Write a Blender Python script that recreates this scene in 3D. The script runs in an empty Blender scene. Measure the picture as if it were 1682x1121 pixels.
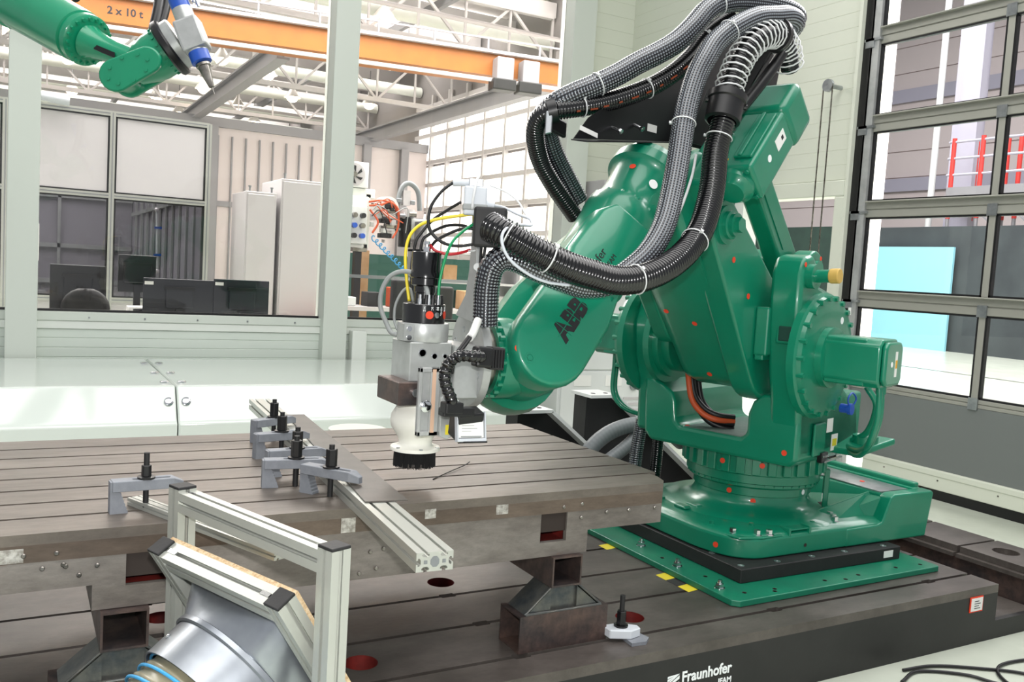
import bpy, bmesh, math, random
from mathutils import Vector, Matrix
random.seed(7)
SC = bpy.context.scene
COL = SC.collection
R_ = math.radians
# ---------------------------------------------------------------- camera
cd = bpy.data.cameras.new('camera'); cam = bpy.data.objects.new('camera', cd); COL.objects.link(cam)
cd.sensor_width = 36.0; cd.sensor_fit = 'HORIZONTAL'; cd.lens = 1463.03 / 1682 * 36.0
cd.clip_start = .02; cd.clip_end = 300
def cam_matrix(loc, yaw, pitch, roll):
    f = Vector((math.sin(yaw) * math.cos(pitch), math.cos(yaw) * math.cos(pitch), -math.sin(pitch)))
    r = Vector((math.cos(yaw), -math.sin(yaw), 0)); u = r.cross(f)
    r2 = math.cos(roll) * r + math.sin(roll) * u; u2 = -math.sin(roll) * r + math.cos(roll) * u
    m = Matrix((r2, u2, -f)).transposed().to_4x4(); m.translation = loc
    return m
cam.matrix_world = cam_matrix(Vector((0, 0, 1.2)), R_(29.378), R_(4.4097), R_(3.4238))
SC.camera = cam
# ---------------------------------------------------------------- world and light
w = bpy.data.worlds.new('world'); SC.world = w; w.use_nodes = True
bg = w.node_tree.nodes['Background']; bg.inputs[0].default_value = (.93, .96, 1, 1); bg.inputs[1].default_value = WORLD_STRENGTH = .4
def area(name, loc, rot, sx, sy, power, col=(1, 1, 1)):
    l = bpy.data.lights.new(name, 'AREA'); l.shape = 'RECTANGLE'; l.size = sx; l.size_y = sy; l.energy = power; l.color = col
    o = bpy.data.objects.new(name, l); COL.objects.link(o); o.location = loc; o.rotation_euler = rot
    return o
area('cell_overhead_fill', (1.2, 1.2, 6.5), (0, 0, 0), 7, 6, 380, (1, .98, .95))  # unseen overhead area light, added in place of ceiling luminaires
area('hall_fill', (3, 11.5, 6.8), (0, 0, 0), 16, 5.5, 2600, (1, .98, .96))  # area light added above the view to brighten the hall behind the glass
area('next_hall_fill', (15, 11, 12.5), (0, 0, 0), 12, 22, 6500, (1, .98, .98))  # area light added out of view to brighten the hall beyond the door


fl = bpy.data.lights.new('camera_flash', 'POINT'); fl.shadow_soft_size = .03; fl.energy = 130; fl.color = (1, .99, .97)
flo = bpy.data.objects.new('camera_flash', fl); COL.objects.link(flo)
flo.matrix_world = cam_matrix(Vector((0, .02, 1.34)), R_(29.4), R_(6), R_(3.4))
SC.view_settings.view_transform = 'Standard'; SC.view_settings.look = 'None'
SC.view_settings.exposure = .4; SC.view_settings.gamma = 1
SC.view_settings.use_curve_mapping = False
# ---------------------------------------------------------------- materials
def lin(h):
    h = h.lstrip('#'); c = [int(h[i:i + 2], 16) / 255 for i in (0, 2, 4)]
    return tuple(x / 12.92 if x <= .04045 else ((x + .055) / 1.055) ** 2.4 for x in c) + (1,)
MATS = {}
def mat(name, col, rough=.5, metal=0., var=None, scale=6., bump=0., bscale=60., coat=0., stretch=None, emit=None, detail=4, trans=0., spec=None, lo=.38, hi=.65, aniso=None, alpha=1.):
    """principled material; var = second colour mixed in by object-space noise"""
    m = bpy.data.materials.new(name); m.use_nodes = True; nt = m.node_tree; b = nt.nodes['Principled BSDF']
    b.inputs['Base Color'].default_value = lin(col); b.inputs['Roughness'].default_value = rough; b.inputs['Metallic'].default_value = metal
    if coat: b.inputs['Coat Weight'].default_value = coat; b.inputs['Coat Roughness'].default_value = .08
    if trans: b.inputs['Transmission Weight'].default_value = trans
    if spec is not None: b.inputs['Specular IOR Level'].default_value = spec
    if alpha < 1: b.inputs['Alpha'].default_value = alpha
    if emit: b.inputs['Emission Color'].default_value = lin(emit[0]); b.inputs['Emission Strength'].default_value = emit[1]
    if var or bump:
        tc = nt.nodes.new('ShaderNodeTexCoord'); mp = nt.nodes.new('ShaderNodeMapping')
        nt.links.new(tc.outputs['Object'], mp.inputs[0])
        if stretch: mp.inputs['Scale'].default_value = stretch
    if var:
        n = nt.nodes.new('ShaderNodeTexNoise'); n.inputs['Scale'].default_value = scale; n.inputs['Detail'].default_value = detail; n.inputs['Roughness'].default_value = .62
        nt.links.new(mp.outputs[0], n.inputs['Vector'])
        r = nt.nodes.new('ShaderNodeValToRGB'); r.color_ramp.elements[0].position = lo; r.color_ramp.elements[1].position = hi
        r.color_ramp.elements[0].color = lin(col); r.color_ramp.elements[1].color = lin(var)
        nt.links.new(n.outputs['Fac'], r.inputs[0]); nt.links.new(r.outputs[0], b.inputs['Base Color'])
    if bump:
        n2 = nt.nodes.new('ShaderNodeTexNoise'); n2.inputs['Scale'].default_value = bscale; n2.inputs['Detail'].default_value = 3
        nt.links.new(mp.outputs[0], n2.inputs['Vector'])
        bp = nt.nodes.new('ShaderNodeBump'); bp.inputs['Strength'].default_value = bump; bp.inputs['Distance'].default_value = .01
        nt.links.new(n2.outputs['Fac'], bp.inputs['Height']); nt.links.new(bp.outputs[0], b.inputs['Normal'])
    MATS[name] = m
    return m
def glass(name, col, alpha, rough=.02):
    """thin pane: mostly clear, mirror-like at the surface"""
    m = bpy.data.materials.new(name); m.use_nodes = True; nt = m.node_tree
    for n in list(nt.nodes): nt.nodes.remove(n)
    o = nt.nodes.new('ShaderNodeOutputMaterial'); t = nt.nodes.new('ShaderNodeBsdfTransparent'); g = nt.nodes.new('ShaderNodeBsdfGlossy')
    t.inputs[0].default_value = lin(col); g.inputs['Roughness'].default_value = rough
    mx = nt.nodes.new('ShaderNodeMixShader'); fr = nt.nodes.new('ShaderNodeFresnel'); fr.inputs[0].default_value = 1.45
    mul = nt.nodes.new('ShaderNodeMath'); mul.operation = 'MULTIPLY'; mul.inputs[1].default_value = alpha
    nt.links.new(fr.outputs[0], mul.inputs[0]); nt.links.new(mul.outputs[0], mx.inputs[0]); nt.links.new(t.outputs[0], mx.inputs[1]); nt.links.new(g.outputs[0], mx.inputs[2]); nt.links.new(mx.outputs[0], o.inputs[0])
    MATS[name] = m
    return m
def worn(name, light, dark, rust=None, metal=.4, rough=.4, sc=3., stretch=(1, 1, 1), rust_at=.6, bump=.08, fine=28.):
    """handled steel: broad tone patches, fine scratches and (optionally) rust stains"""
    m = bpy.data.materials.new(name); m.use_nodes = True; nt = m.node_tree; bs = nt.nodes['Principled BSDF']; lk = nt.links.new
    tc = nt.nodes.new('ShaderNodeTexCoord'); mp = nt.nodes.new('ShaderNodeMapping'); mp.inputs['Scale'].default_value = stretch; lk(tc.outputs['Object'], mp.inputs[0])
    def noise(s_, d, r=.6):
        n = nt.nodes.new('ShaderNodeTexNoise'); n.inputs['Scale'].default_value = s_; n.inputs['Detail'].default_value = d; n.inputs['Roughness'].default_value = r; lk(mp.outputs[0], n.inputs['Vector']); return n.outputs['Fac']
    def ramp(f, p0, p1, c0, c1):
        r = nt.nodes.new('ShaderNodeValToRGB'); r.color_ramp.elements[0].position = p0; r.color_ramp.elements[1].position = p1; r.color_ramp.elements[0].color = c0; r.color_ramp.elements[1].color = c1; lk(f, r.inputs[0]); return r.outputs[0]
    def mix(f, a, b_, mode='MIX'):
        x = nt.nodes.new('ShaderNodeMix'); x.data_type = 'RGBA'; x.blend_type = mode
        if isinstance(f, float): x.inputs[0].default_value = f
        else: lk(f, x.inputs[0])
        lk(a, x.inputs[6])
        if isinstance(b_, tuple): x.inputs[7].default_value = b_
        else: lk(b_, x.inputs[7])
        return x.outputs[2]
    W1, K1 = (1, 1, 1, 1), (0, 0, 0, 1)
    col = ramp(noise(sc, 6), .3, .7, lin(dark), lin(light))
    col = mix(.55, col, ramp(noise(fine, 8, .75), .32, .68, (.55, .55, .55, 1), (1.25, 1.25, 1.25, 1)), 'MULTIPLY')
    if rust: col = mix(ramp(noise(sc * .9, 7, .7), rust_at, rust_at + .1, K1, (.8, .8, .8, 1)), col, lin(rust))
    lk(col, bs.inputs['Base Color']); bs.inputs['Metallic'].default_value = metal
    mr = nt.nodes.new('ShaderNodeMapRange'); mr.inputs['To Min'].default_value = rough - .12; mr.inputs['To Max'].default_value = rough + .14; lk(noise(sc * 2.5, 5), mr.inputs[0]); lk(mr.outputs[0], bs.inputs['Roughness'])
    bp = nt.nodes.new('ShaderNodeBump'); bp.inputs['Strength'].default_value = bump; bp.inputs['Distance'].default_value = .004; lk(noise(fine * 2, 4), bp.inputs['Height']); lk(bp.outputs[0], bs.inputs['Normal'])
    MATS[name] = m
    return m
mat('green', '#057b5d', .33, 0, '#057557', 3, .02, 30, coat=.35)
mat('green_dust', '#4a6b60', .6, 0, '#6f7d78', 5, .02, 30, lo=.35, hi=.7)
mat('green_plate', '#0a7557', .38, 0, '#126b52', 9, .03, 40)
mat('dark_green', '#0b3b30', .6)
mat('black', '#0d0d0f', .38)
mat('black_matte', '#141415', .62, 0, '#1c1c1d', 8, .05, 90)
mat('black_gloss', '#0a0a0c', .2, 0, coat=.4)
mat('black_paint', '#121212', .45, 0, '#1a1919', 5, .03, 40)
mat('rubber', '#101012', .45)
mat('steel', '#9a9690', .32, 1, '#6e6a64', 14, .02, 80)
mat('chrome', '#d4d6d8', .15, 1)
mat('zinc', '#b7bbbd', .3, .85, '#8f9497', 7, .02, 60)
mat('alu', '#b3b5ae', .36, .5)
mat('alu_dark', '#8d9094', .4, .8)
mat('alu_machined', '#bfc2c0', .3, .4, '#abaeac', 9, .01, 120)
mat('alu_light', '#b9bbba', .4, .45, '#a7a9a8', 7)
worn('table_steel', '#756d65', '#524b45', None, .4, .38, 2.4, (.5, 2.2, 1), fine=22)
worn('bed_steel', '#736c67', '#3f3a36', '#4a3a31', .4, .36, 1.8, (.8, 1.5, 1), .66, fine=18)
worn('table_side', '#6d6055', '#4e433a', '#5b4334', .35, .42, 4, (.5, 1, 1.6), .62)
worn('cast_side', '#85807a', '#57504a', '#6b4a34', .15, .5, 3.4, (.6, 1, 1.8), .6, .15)
worn('rust_steel', '#6b564d', '#39383b', '#8a4f30', .45, .42, 7, (1, 1, 1), .63)
worn('weld_steel', '#75736a', '#39424a', '#6b5230', .5, .38, 8, (1, 1, 1), .64)
mat('slot_dark', '#2a211c', .8)
mat('red_oxide', '#7c2722', .5, 0, '#4e1816', 9)
mat('clamp_grey', '#7d8187', .6, 0, '#757980', 40, .04, 300)
mat('sheet_carbon', '#57524d', .45, .15, '#4b4742', 12)
mat('white_paint', '#dfe3dc', .4, 0)
mat('housing', '#e4ebe4', .12, 0, coat=.6)
mat('panel_wall', '#d6dacb', .5)
mat('panel_seam', '#b9bdae', .6)
mat('column', '#cdd3ca', .5)
mat('low_wall', '#d3dbd2', .5)
mat('floor', '#c4cabc', .22, 0, '#b9bfb1', 2)
mat('cab_white', '#d5d8d6', .45)
mat('cab_grey', '#b9b6b6', .5)
mat('nozzle_white', '#efeee4', .4)
mat('brush', '#0b0b0d', .8)
mat('red_dot', '#e0401f', .6)
mat('white_dot', '#eef0f0', .5)
mat('yellow', '#dccb2c', .55)
mat('label_white', '#e6e6e2', .5)
mat('label_yellow', '#d9a01c', .5)
mat('ink', '#17171a', .6)
mat('white_print', '#eef2f2', .6)
mat('orange_crane', '#a25f14', .5, 0, '#985811', 3)
mat('orange_cable', '#c5532a', .5)
mat('yellow_cable', '#e2cc2e', .4)
mat('green_cable', '#118a54', .4)
mat('red_cable', '#b8202a', .35)
mat('grey_cable', '#8d9190', .5)
mat('grey_tube', '#757a7c', .45)
mat('pale_cable', '#c7ccd2', .5)
mat('tie_white', '#d8dada', .5)
mat('blue', '#1f4fae', .35)
mat('blue_cable', '#274a9a', .4)
mat('blue_stripe', '#3b93c4', .35)
mat('hose_olive', '#85806a', .25, 0, '#6c6856', 8)
mat('chip_board', '#c9b493', .8, 0, '#a98c66', 140)
mat('plywood', '#bf9a72', .7, 0, '#a98258', 5)
mat('copper', '#d9b49a', .4, .2)
mat('yellow_stop', '#c2a052', .6)
mat('brown_print', '#8a3c1d', .6)
glass('pane', '#f4f3f2', 1.0)
glass('pane_tint', '#c4c4ca', 1.3)
glass('pane_clear', '#f6f6f6', .7)
# ---------------------------------------------------------------- mesh building
class MB:
    def __init__(s): s.v = []; s.f = []; s.uv = []
    def add(s, vs, fs):
        o = len(s.v); s.v += [tuple(p) for p in vs]; s.f += [tuple(i + o for i in f) for f in fs]; return s
    def box(s, x0, y0, z0, x1, y1, z1):
        return s.add([(x0, y0, z0), (x1, y0, z0), (x1, y1, z0), (x0, y1, z0), (x0, y0, z1), (x1, y0, z1), (x1, y1, z1), (x0, y1, z1)],
                     [(0, 3, 2, 1), (4, 5, 6, 7), (0, 1, 5, 4), (1, 2, 6, 5), (2, 3, 7, 6), (3, 0, 4, 7)])
    def obox(s, c, ax, ay, az, hx, hy, hz):
        c = Vector(c); ax = Vector(ax).normalized() * hx; ay = Vector(ay).normalized() * hy; az = Vector(az).normalized() * hz
        P = [c + i * ax + j * ay + k * az for k in (-1, 1) for i, j in ((-1, -1), (1, -1), (1, 1), (-1, 1))]
        return s.add(P, [(0, 3, 2, 1), (4, 5, 6, 7), (0, 1, 5, 4), (1, 2, 6, 5), (2, 3, 7, 6), (3, 0, 4, 7)])
    def bar(s, a, b, wd, ht, up=(0, 0, 1)):
        a = Vector(a); b = Vector(b); d = (b - a); L = d.length; d.normalize(); sd = d.cross(Vector(up))
        if sd.length < 1e-4: sd = d.cross(Vector((0, 1, 0)))
        sd.normalize(); u = sd.cross(d)
        return s.obox((a + b) / 2, d, sd, u, L / 2, wd / 2, ht / 2)
    def prism(s, poly, vec):
        n = len(poly); vec = Vector(vec); P = [Vector(p) for p in poly]
        return s.add(P + [p + vec for p in P], [tuple(range(n)), tuple(range(2 * n - 1, n - 1, -1))] + [(i, (i + 1) % n, n + (i + 1) % n, n + i) for i in range(n)])
    def loft(s, rings, caps=True, closed=False):
        n = len(rings[0]); o = []
        for r in rings: o += list(r)
        f = []
        m = len(rings)
        for k in range(m if closed else m - 1):
            for i in range(n):
                f.append((k * n + i, k * n + (i + 1) % n, ((k + 1) % m) * n + (i + 1) % n, ((k + 1) % m) * n + i))
        if caps and not closed: f += [tuple(reversed(range(n))), tuple(range((m - 1) * n, m * n))]
        return s.add(o, f)
    def lathe(s, prof, o, axis, n=32, caps=True, ref=None):
        o = Vector(o); a = Vector(axis).normalized()
        x = Vector(ref) if ref else a.orthogonal(); x = (x - a * x.dot(a)).normalized(); y = a.cross(x)
        return s.loft([[o + a * h + r * (math.cos(2 * math.pi * i / n) * x + math.sin(2 * math.pi * i / n) * y) for i in range(n)] for r, h in prof], caps)
    def cyl(s, a, b, r, r2=None, n=24):
        a = Vector(a); b = Vector(b); return s.lathe([(r, 0), (r if r2 is None else r2, (b - a).length)], a, b - a, n)
    def hexp(s, a, b, r): return s.cyl(a, b, r, n=6)
    def sphere(s, c, r, n=12, sc=(1, 1, 1)):
        c = Vector(c); R = []
        for k in range(1, n):
            t = math.pi * k / n
            R.append([c + Vector((r * sc[0] * math.sin(t) * math.cos(2 * math.pi * i / (2 * n)), r * sc[1] * math.sin(t) * math.sin(2 * math.pi * i / (2 * n)), -r * sc[2] * math.cos(t))) for i in range(2 * n)])
        return s.loft(R)
    def tube(s, pts, r, n=10, closed=False, caps=True):
        """sweep; r a number or a list, pts already dense"""
        P = [Vector(p) for p in pts]; m = len(P); rr = r if isinstance(r, (list, tuple)) else [r] * m
        T = []
        for i in range(m):
            if closed: t = P[(i + 1) % m] - P[i - 1]
            else: t = P[min(i + 1, m - 1)] - P[max(i - 1, 0)]
            T.append(t.normalized())
        x = T[0].orthogonal().normalized(); rings = []; acc = 0; base = len(s.v)
        if len(s.uv) < base: s.uv += [(0, 0, 0)] * (base - len(s.uv))
        for i in range(m):
            x = (x - T[i] * x.dot(T[i])).normalized(); y = T[i].cross(x)
            if i: acc += (P[i] - P[i - 1]).length
            rings.append([P[i] + rr[i] * (math.cos(2 * math.pi * k / n) * x + math.sin(2 * math.pi * k / n) * y) for k in range(n)])
            s.uv += [(acc, k / n, 0) for k in range(n)]
        return s.loft(rings, caps, closed)
    def build(s, name, mt, parent=None, smooth=None, bevel=None, kind=None, label=None, weld=False):
        me = bpy.data.meshes.new(name); me.from_pydata(s.v, [], s.f)
        if s.uv:
            if len(s.uv) < len(s.v): s.uv += [(0, 0, 0)] * (len(s.v) - len(s.uv))
            at = me.attributes.new('tuv', 'FLOAT_VECTOR', 'POINT')
            at.data.foreach_set('vector', [c for t in s.uv for c in t])
        bm = bmesh.new(); bm.from_mesh(me)
        if weld: bmesh.ops.remove_doubles(bm, verts=bm.verts, dist=1e-5)
        bmesh.ops.recalc_face_normals(bm, faces=bm.faces); bm.to_mesh(me); bm.free()
        return finish(me, name, mt, parent, smooth, bevel, kind, label)
def finish(me, name, mt, parent=None, smooth=None, bevel=None, kind=None, label=None):
    if mt: me.materials.append(MATS[mt] if isinstance(mt, str) else mt)
    if smooth is not None:
        me.shade_smooth(); me.set_sharp_from_angle(angle=R_(smooth))
    ob = bpy.data.objects.new(name, me); COL.objects.link(ob)
    if bevel:
        md = ob.modifiers.new('bevel', 'BEVEL'); md.width = bevel[0]; md.segments = bevel[1]; md.limit_method = 'ANGLE'; md.angle_limit = R_(40)
    if parent is not None:
        ob.parent = parent; ob.matrix_parent_inverse = pmw(parent).inverted()
    if kind: ob['kind'] = kind
    if label: ob['label'] = label
    return ob
PMW = {}
def pmw(o):
    return PMW.get(o.name, Matrix.Identity(4))
def thing(name, label, cat, loc=(0, 0, 0), group=None, rot=None):
    o = bpy.data.objects.new(name, None); COL.objects.link(o); o.empty_display_size = .05
    m = Matrix.Translation(Vector(loc))
    if rot is not None: m = m @ Matrix.Rotation(rot, 4, 'Z')
    o.matrix_world = m; PMW[o.name] = m.copy()
    return tag(o, label, cat, group)
def tag(o, label, cat, group=None):
    o['label'] = label; o['category'] = cat
    if group: o['group'] = group
    return o
def struct(o): o['kind'] = 'structure'; return o
def copy_tree(o, m, label=None, parent=None):
    """copy of a thing built around the world origin, moved to matrix m"""
    c = o.copy(); COL.objects.link(c)
    if label: c['label'] = label
    if parent is not None: c.parent = parent
    else: c.matrix_world = m
    for ch in o.children:
        copy_tree(ch, None, None, c)
    return c
def place(o, m): o.matrix_world = m; PMW[o.name] = m.copy()
def spline(P, step=.01):
    """Catmull-Rom through points, resampled evenly"""
    P = [Vector(p) for p in P]; Q = [P[0] * 2 - P[1]] + P + [P[-1] * 2 - P[-2]]; out = []
    for i in range(1, len(Q) - 2):
        for k in range(24):
            t = k / 24; a, b, c, d = Q[i - 1], Q[i], Q[i + 1], Q[i + 2]
            out.append(.5 * ((2 * b) + (c - a) * t + (2 * a - 5 * b + 4 * c - d) * t * t + (3 * b - a - 3 * c + d) * t ** 3))
    out.append(P[-1])
    L = [0]
    for i in range(1, len(out)): L.append(L[-1] + (out[i] - out[i - 1]).length)
    n = max(2, int(L[-1] / step)); res = []; j = 0
    for k in range(n + 1):
        t = L[-1] * k / n
        while j < len(L) - 2 and L[j + 1] < t: j += 1
        s = (t - L[j]) / max(1e-9, L[j + 1] - L[j]); res.append(out[j].lerp(out[j + 1], s))
    return res
def plate(outer, holes, z0, z1):
    """flat plate with holes, as a bmesh triangle fill that is extruded"""
    bm = bmesh.new(); es = []
    for loop in [outer] + holes:
        vs = [bm.verts.new((p[0], p[1], z1)) for p in loop]
        es += [bm.edges.new((vs[i], vs[(i + 1) % len(vs)])) for i in range(len(vs))]
    bmesh.ops.triangle_fill(bm, use_beauty=True, use_dissolve=False, edges=es)
    fs = list(bm.faces); r = bmesh.ops.extrude_face_region(bm, geom=fs)
    for e in r['geom']:
        if isinstance(e, bmesh.types.BMVert): e.co.z = z0
    bmesh.ops.recalc_face_normals(bm, faces=bm.faces)
    me = bpy.data.meshes.new('plate'); bm.to_mesh(me); bm.free(); return me
def circle(cx, cy, r, n=28): return [(cx + r * math.cos(2 * math.pi * i / n), cy + r * math.sin(2 * math.pi * i / n)) for i in range(n)]
def frame_m(o, x, y):
    """matrix with local x, y along the given world vectors"""
    x = Vector(x).normalized(); y = Vector(y); y = (y - x * y.dot(x)).normalized(); z = x.cross(y)
    m = Matrix((x, y, z)).transposed().to_4x4(); m.translation = Vector(o); return m
def text(body, name, mt, m, size, parent=None, depth=.0008, align='LEFT', shear=0, sx=1, bold=0., label=None):
    c = bpy.data.curves.new(name, 'FONT'); c.body = body; c.size = size; c.extrude = depth; c.align_x = align; c.shear = shear; c.offset = bold; c.resolution_u = 3
    t = bpy.data.objects.new(name, c); COL.objects.link(t)
    dg = bpy.context.evaluated_depsgraph_get(); me = bpy.data.meshes.new_from_object(t.evaluated_get(dg))
    bpy.data.objects.remove(t); bpy.data.curves.remove(c)
    me.transform(m @ Matrix.Diagonal((sx, 1, 1, 1)))
    me.materials.clear()
    return finish(me, name, mt, parent, label=label)
# ================================================================ the setting
ZF = -.24          # hall floor; z = 0 is the top of the machine bed
struct(MB().box(-6, -2, ZF - .1, 16, 60, ZF).build('floor', 'floor'))
# ---- partition towards the big hall (plane y = 8): low wall, posts, panes
wb = struct(MB().box(-4, 8.0, ZF, 5.8, 8.12, .585).build('wall_back', 'low_wall'))
z = ZF
k = 0
while z < .53:
    z1 = min(z + .078, .535)
    MB().box(-4, 7.975, z, 5.8, 8.0, z1 - .001).build('wall_panel', 'low_wall', wb, bevel=(.004, 1)); z += .078
MB().box(-4, 7.96, .535, 5.8, 8.02, .6).build('wall_rail', 'white_paint', wb, bevel=(.004, 1))
s = MB().box(-4, 7.95, .6, 5.8, 8.12, .672).build('window_sill', 'column', wb, bevel=(.005, 1))
for x in [i * .42 - .3 for i in range(8)]: MB().cyl((x, 7.95, .63), (x, 7.944, .63), .008, n=8).build('screw', 'zinc', s)
def column(n, x0, x1, y0, y1, z1=6.5):
    o = struct(MB().box(x0, y0, ZF, x1, y1, z1).build('trim_%d' % n, 'column', bevel=(.006, 2))); return o
column(1, -.055, .165, 7.86, 8.1)
column(2, 2.455, 2.68, 7.86, 8.12)
column(3, 4.93, 5.2, 7.86, 8.12)
for i, (x0, x1) in enumerate(((-4, -.055), (.165, 2.455), (2.68, 4.93))):
    wn = struct(MB().box(x0, 8.03, .672, x1, 8.042, 6.4).build('window_%d' % (i + 1), 'pane'))
    MB().box(x0, 8.015, .672, x1, 8.06, .69).build('window_frame', 'black', wn)
# grey conduit box that stands on the low wall beside the second post
tag(MB().box(2.73, 7.84, ZF, 2.87, 7.95, .575).build('cable_duct', 'white_paint', bevel=(.008, 2)), 'pale upright cable duct on the low wall beside the middle white post', 'duct')
# solid wall piece between the last post and the side wall
wc = struct(MB().box(5.2, 8.06, .672, 5.9, 8.2, 6.5).build('wall_corner', 'panel_wall'))
for i in range(40):
    MB().box(5.2, 8.03, .68 + i * .15, 5.8, 8.06, .68 + i * .15 + .1495).build('wall_panel', 'panel_wall', wc, bevel=(.0025, 1))
# ---- side wall (plane x = 5.8) with the roll-up door
wr = struct(MB().box(5.86, 4.96, 1.98, 5.98, 8.2, 6.5).build('wall_right', 'panel_wall'))
zz = 2.1
while zz < 6.3:
    big = abs((zz - 2.86) % 1.2) < .06
    MB().box(5.80, 4.98, zz, 5.86, 8.06, zz + .1198 - (.008 if big else 0)).build('wall_panel', 'panel_wall', wr, bevel=(.0022, 1)); zz += .12
MB().box(5.74, 4.98, 1.96, 5.9, 8.06, 2.09).build('wall_beam', 'panel_wall', wr, bevel=(.01, 2))
MB().box(5.83, 6.15, ZF, 5.95, 8.06, 1.98).build('wall_pier', 'panel_wall', wr)
MB().box(5.75, 6.1, ZF, 5.93, 6.22, 1.96).build('wall_post', 'white_paint', wr)
MB().box(5.74, 4.97, ZF, 5.9, 5.07, 1.96).build('wall_post', 'panel_wall', wr, bevel=(.01, 2))
MB().box(5.86, 4.0, 4.6, 5.98, 4.96, 6.5).build('wall_lintel', 'panel_wall', wr)
# chain and pulley of the door on the wall
ch = thing('door_chain', 'thin hanging hand chain with pulley on the wall left of the roll-up door', 'chain', (5.63, 5.13, ZF))
MB().cyl((5.78, 5.13, 2.83), (5.62, 5.13, 2.83), .018).build('pulley_arm', 'zinc', ch)
MB().lathe([(.05, -.012), (.05, -.006), (.04, 0), (.05, .006), (.05, .012)], (5.63, 5.13, 2.83), (1, 0, 0), 20).build('pulley', 'zinc', ch, smooth=40)
for dy in (-.045, .045):
    b = MB()
    for i in range(150):
        zc = 2.83 - i * .0205
        if i % 2: b.obox((5.63, 5.13 + dy, zc), (1, 0, 0), (0, 1, 0), (0, 0, 1), .002, .006, .012)
        else: b.obox((5.63, 5.13 + dy, zc), (1, 0, 0), (0, 1, 0), (0, 0, 1), .006, .002, .012)
    b.build('chain_strand', 'steel', ch, kind='stuff')
# door
DX = 5.80
dr = struct(MB().box(DX - .02, 4.86, ZF, DX + .1, 4.97, 6).build('door_1', 'black_paint'))
MB().box(DX - .06, 4.945, ZF, DX + .1, 4.975, 6).build('door_track', 'panel_wall', dr)
MB().box(DX - .02, 4.80, ZF, DX + .03, 4.875, 6).build('door_stile', 'alu_light', dr)
mat('door_alu', '#9b9b92', .45, .15)
mat('door_grey', '#6f7472', .5)
bars = [.455, 1.095, 1.79, 2.45, 3.12, 3.79]
for i, zb in enumerate(bars):
    hb = .06 if i == 0 else .125
    b = MB(); b.box(DX, 0, zb, DX + .05, 4.82, zb + hb * .45); b.box(DX, 0, zb + hb * .5, DX + .05, 4.82, zb + hb); b.box(DX + .01, 0, zb, DX + .04, 4.82, zb + hb)
    if i: b.box(DX - .035, 0, zb + hb * .9, DX, 4.79, zb + hb)
    rb = b.build('door_rail', 'door_alu', dr, bevel=(.004, 1))
    hg = MB(); hg.box(DX - .03, 4.78, zb + .03, DX, 4.93, zb + .05); hg.box(DX - .03, 4.84, zb - .02, DX - .02, 4.92, zb + .05)
    hg.build('roller_hinge', 'zinc', rb)
    for y in (3.76, 2.7, 1.64):
        MB().box(DX - .012, y - .035, zb - .012, DX, y + .035, zb + .07).build('hinge', 'zinc', rb)
for i in range(len(bars) - 1):
    z0 = bars[i] + (.06 if i == 0 else .125); z1 = bars[i + 1]
    ys = [(3.785, 4.80), (2.725, 3.735), (1.665, 2.675), (.6, 1.615)]
    for (y0, y1) in ys:
        pn = MB().box(DX + .018, y0, z0, DX + .026, y1, z1).build('door_pane', 'pane_clear', dr)
        g = MB(); t = .014
        g.box(DX + .006, y0, z0, DX + .04, y1, z0 + t); g.box(DX + .006, y0, z1 - t, DX + .04, y1, z1); g.box(DX + .006, y0, z0, DX + .04, y0 + t, z1); g.box(DX + .006, y1 - t, z0, DX + .04, y1, z1)
        g.build('pane_gasket', 'black', pn)
    for y in (3.76, 2.7, 1.64):
        MB().box(DX, y - .024, z0, DX + .05, y + .024, z1).build('door_mullion', 'door_alu', dr, bevel=(.004, 1))
MB().box(DX, 0, -.04, DX + .05, 4.82, .455).build('door_panel', 'door_grey', dr)
b = MB(); b.box(DX - .03, 0, -.17, DX + .04, 4.6, -.045); b.box(DX - .035, 0, -.075, DX + .02, 4.6, -.03)
kr = b.build('door_kick_rail', 'panel_wall', dr, bevel=(.006, 2))
for y in (4.4, 3.95, 3.5): MB().cyl((DX - .03, y, -.1), (DX - .034, y, -.1), .006, n=8).build('screw', 'steel', kr)
MB().box(DX - .025, 0, ZF, DX + .03, 4.82, -.17).build('door_seal', 'black', dr)
# ---- long white housing in front of the low wall
hs = thing('machine_housing', 'long low glossy white machine housing along the glazed partition', 'housing', (0, 7, ZF))
for x0, x1 in ((-3.2, .955), (.962, 3.6)):
    P = [(x0, 7.83, ZF), (x0, 7.83, .31), (x0, 6.25, .31), (x0, 6.13, .105), (x0, 6.10, .075), (x0, 6.10, ZF)]
    MB().prism(P, (x1 - x0, 0, 0)).build('cover_section', 'housing', hs, bevel=(.012, 3), smooth=35)
for (y, z, nx) in ((6.19, .21, 0), (6.4, .312, 1), (6.9, .312, 1), (7.5, .312, 1)):
    for dx in (-.05, .06):
        a = Vector((.958 + dx + (0), y, z))
        n = Vector((0, -.86, .5)) if not nx else Vector((0, 0, 1))
        MB().lathe([(.03, -.004), (.03, .006), (.022, .01), (.008, .011)], a, n, 20).build('latch_knob', 'chrome', hs, smooth=40)
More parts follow.
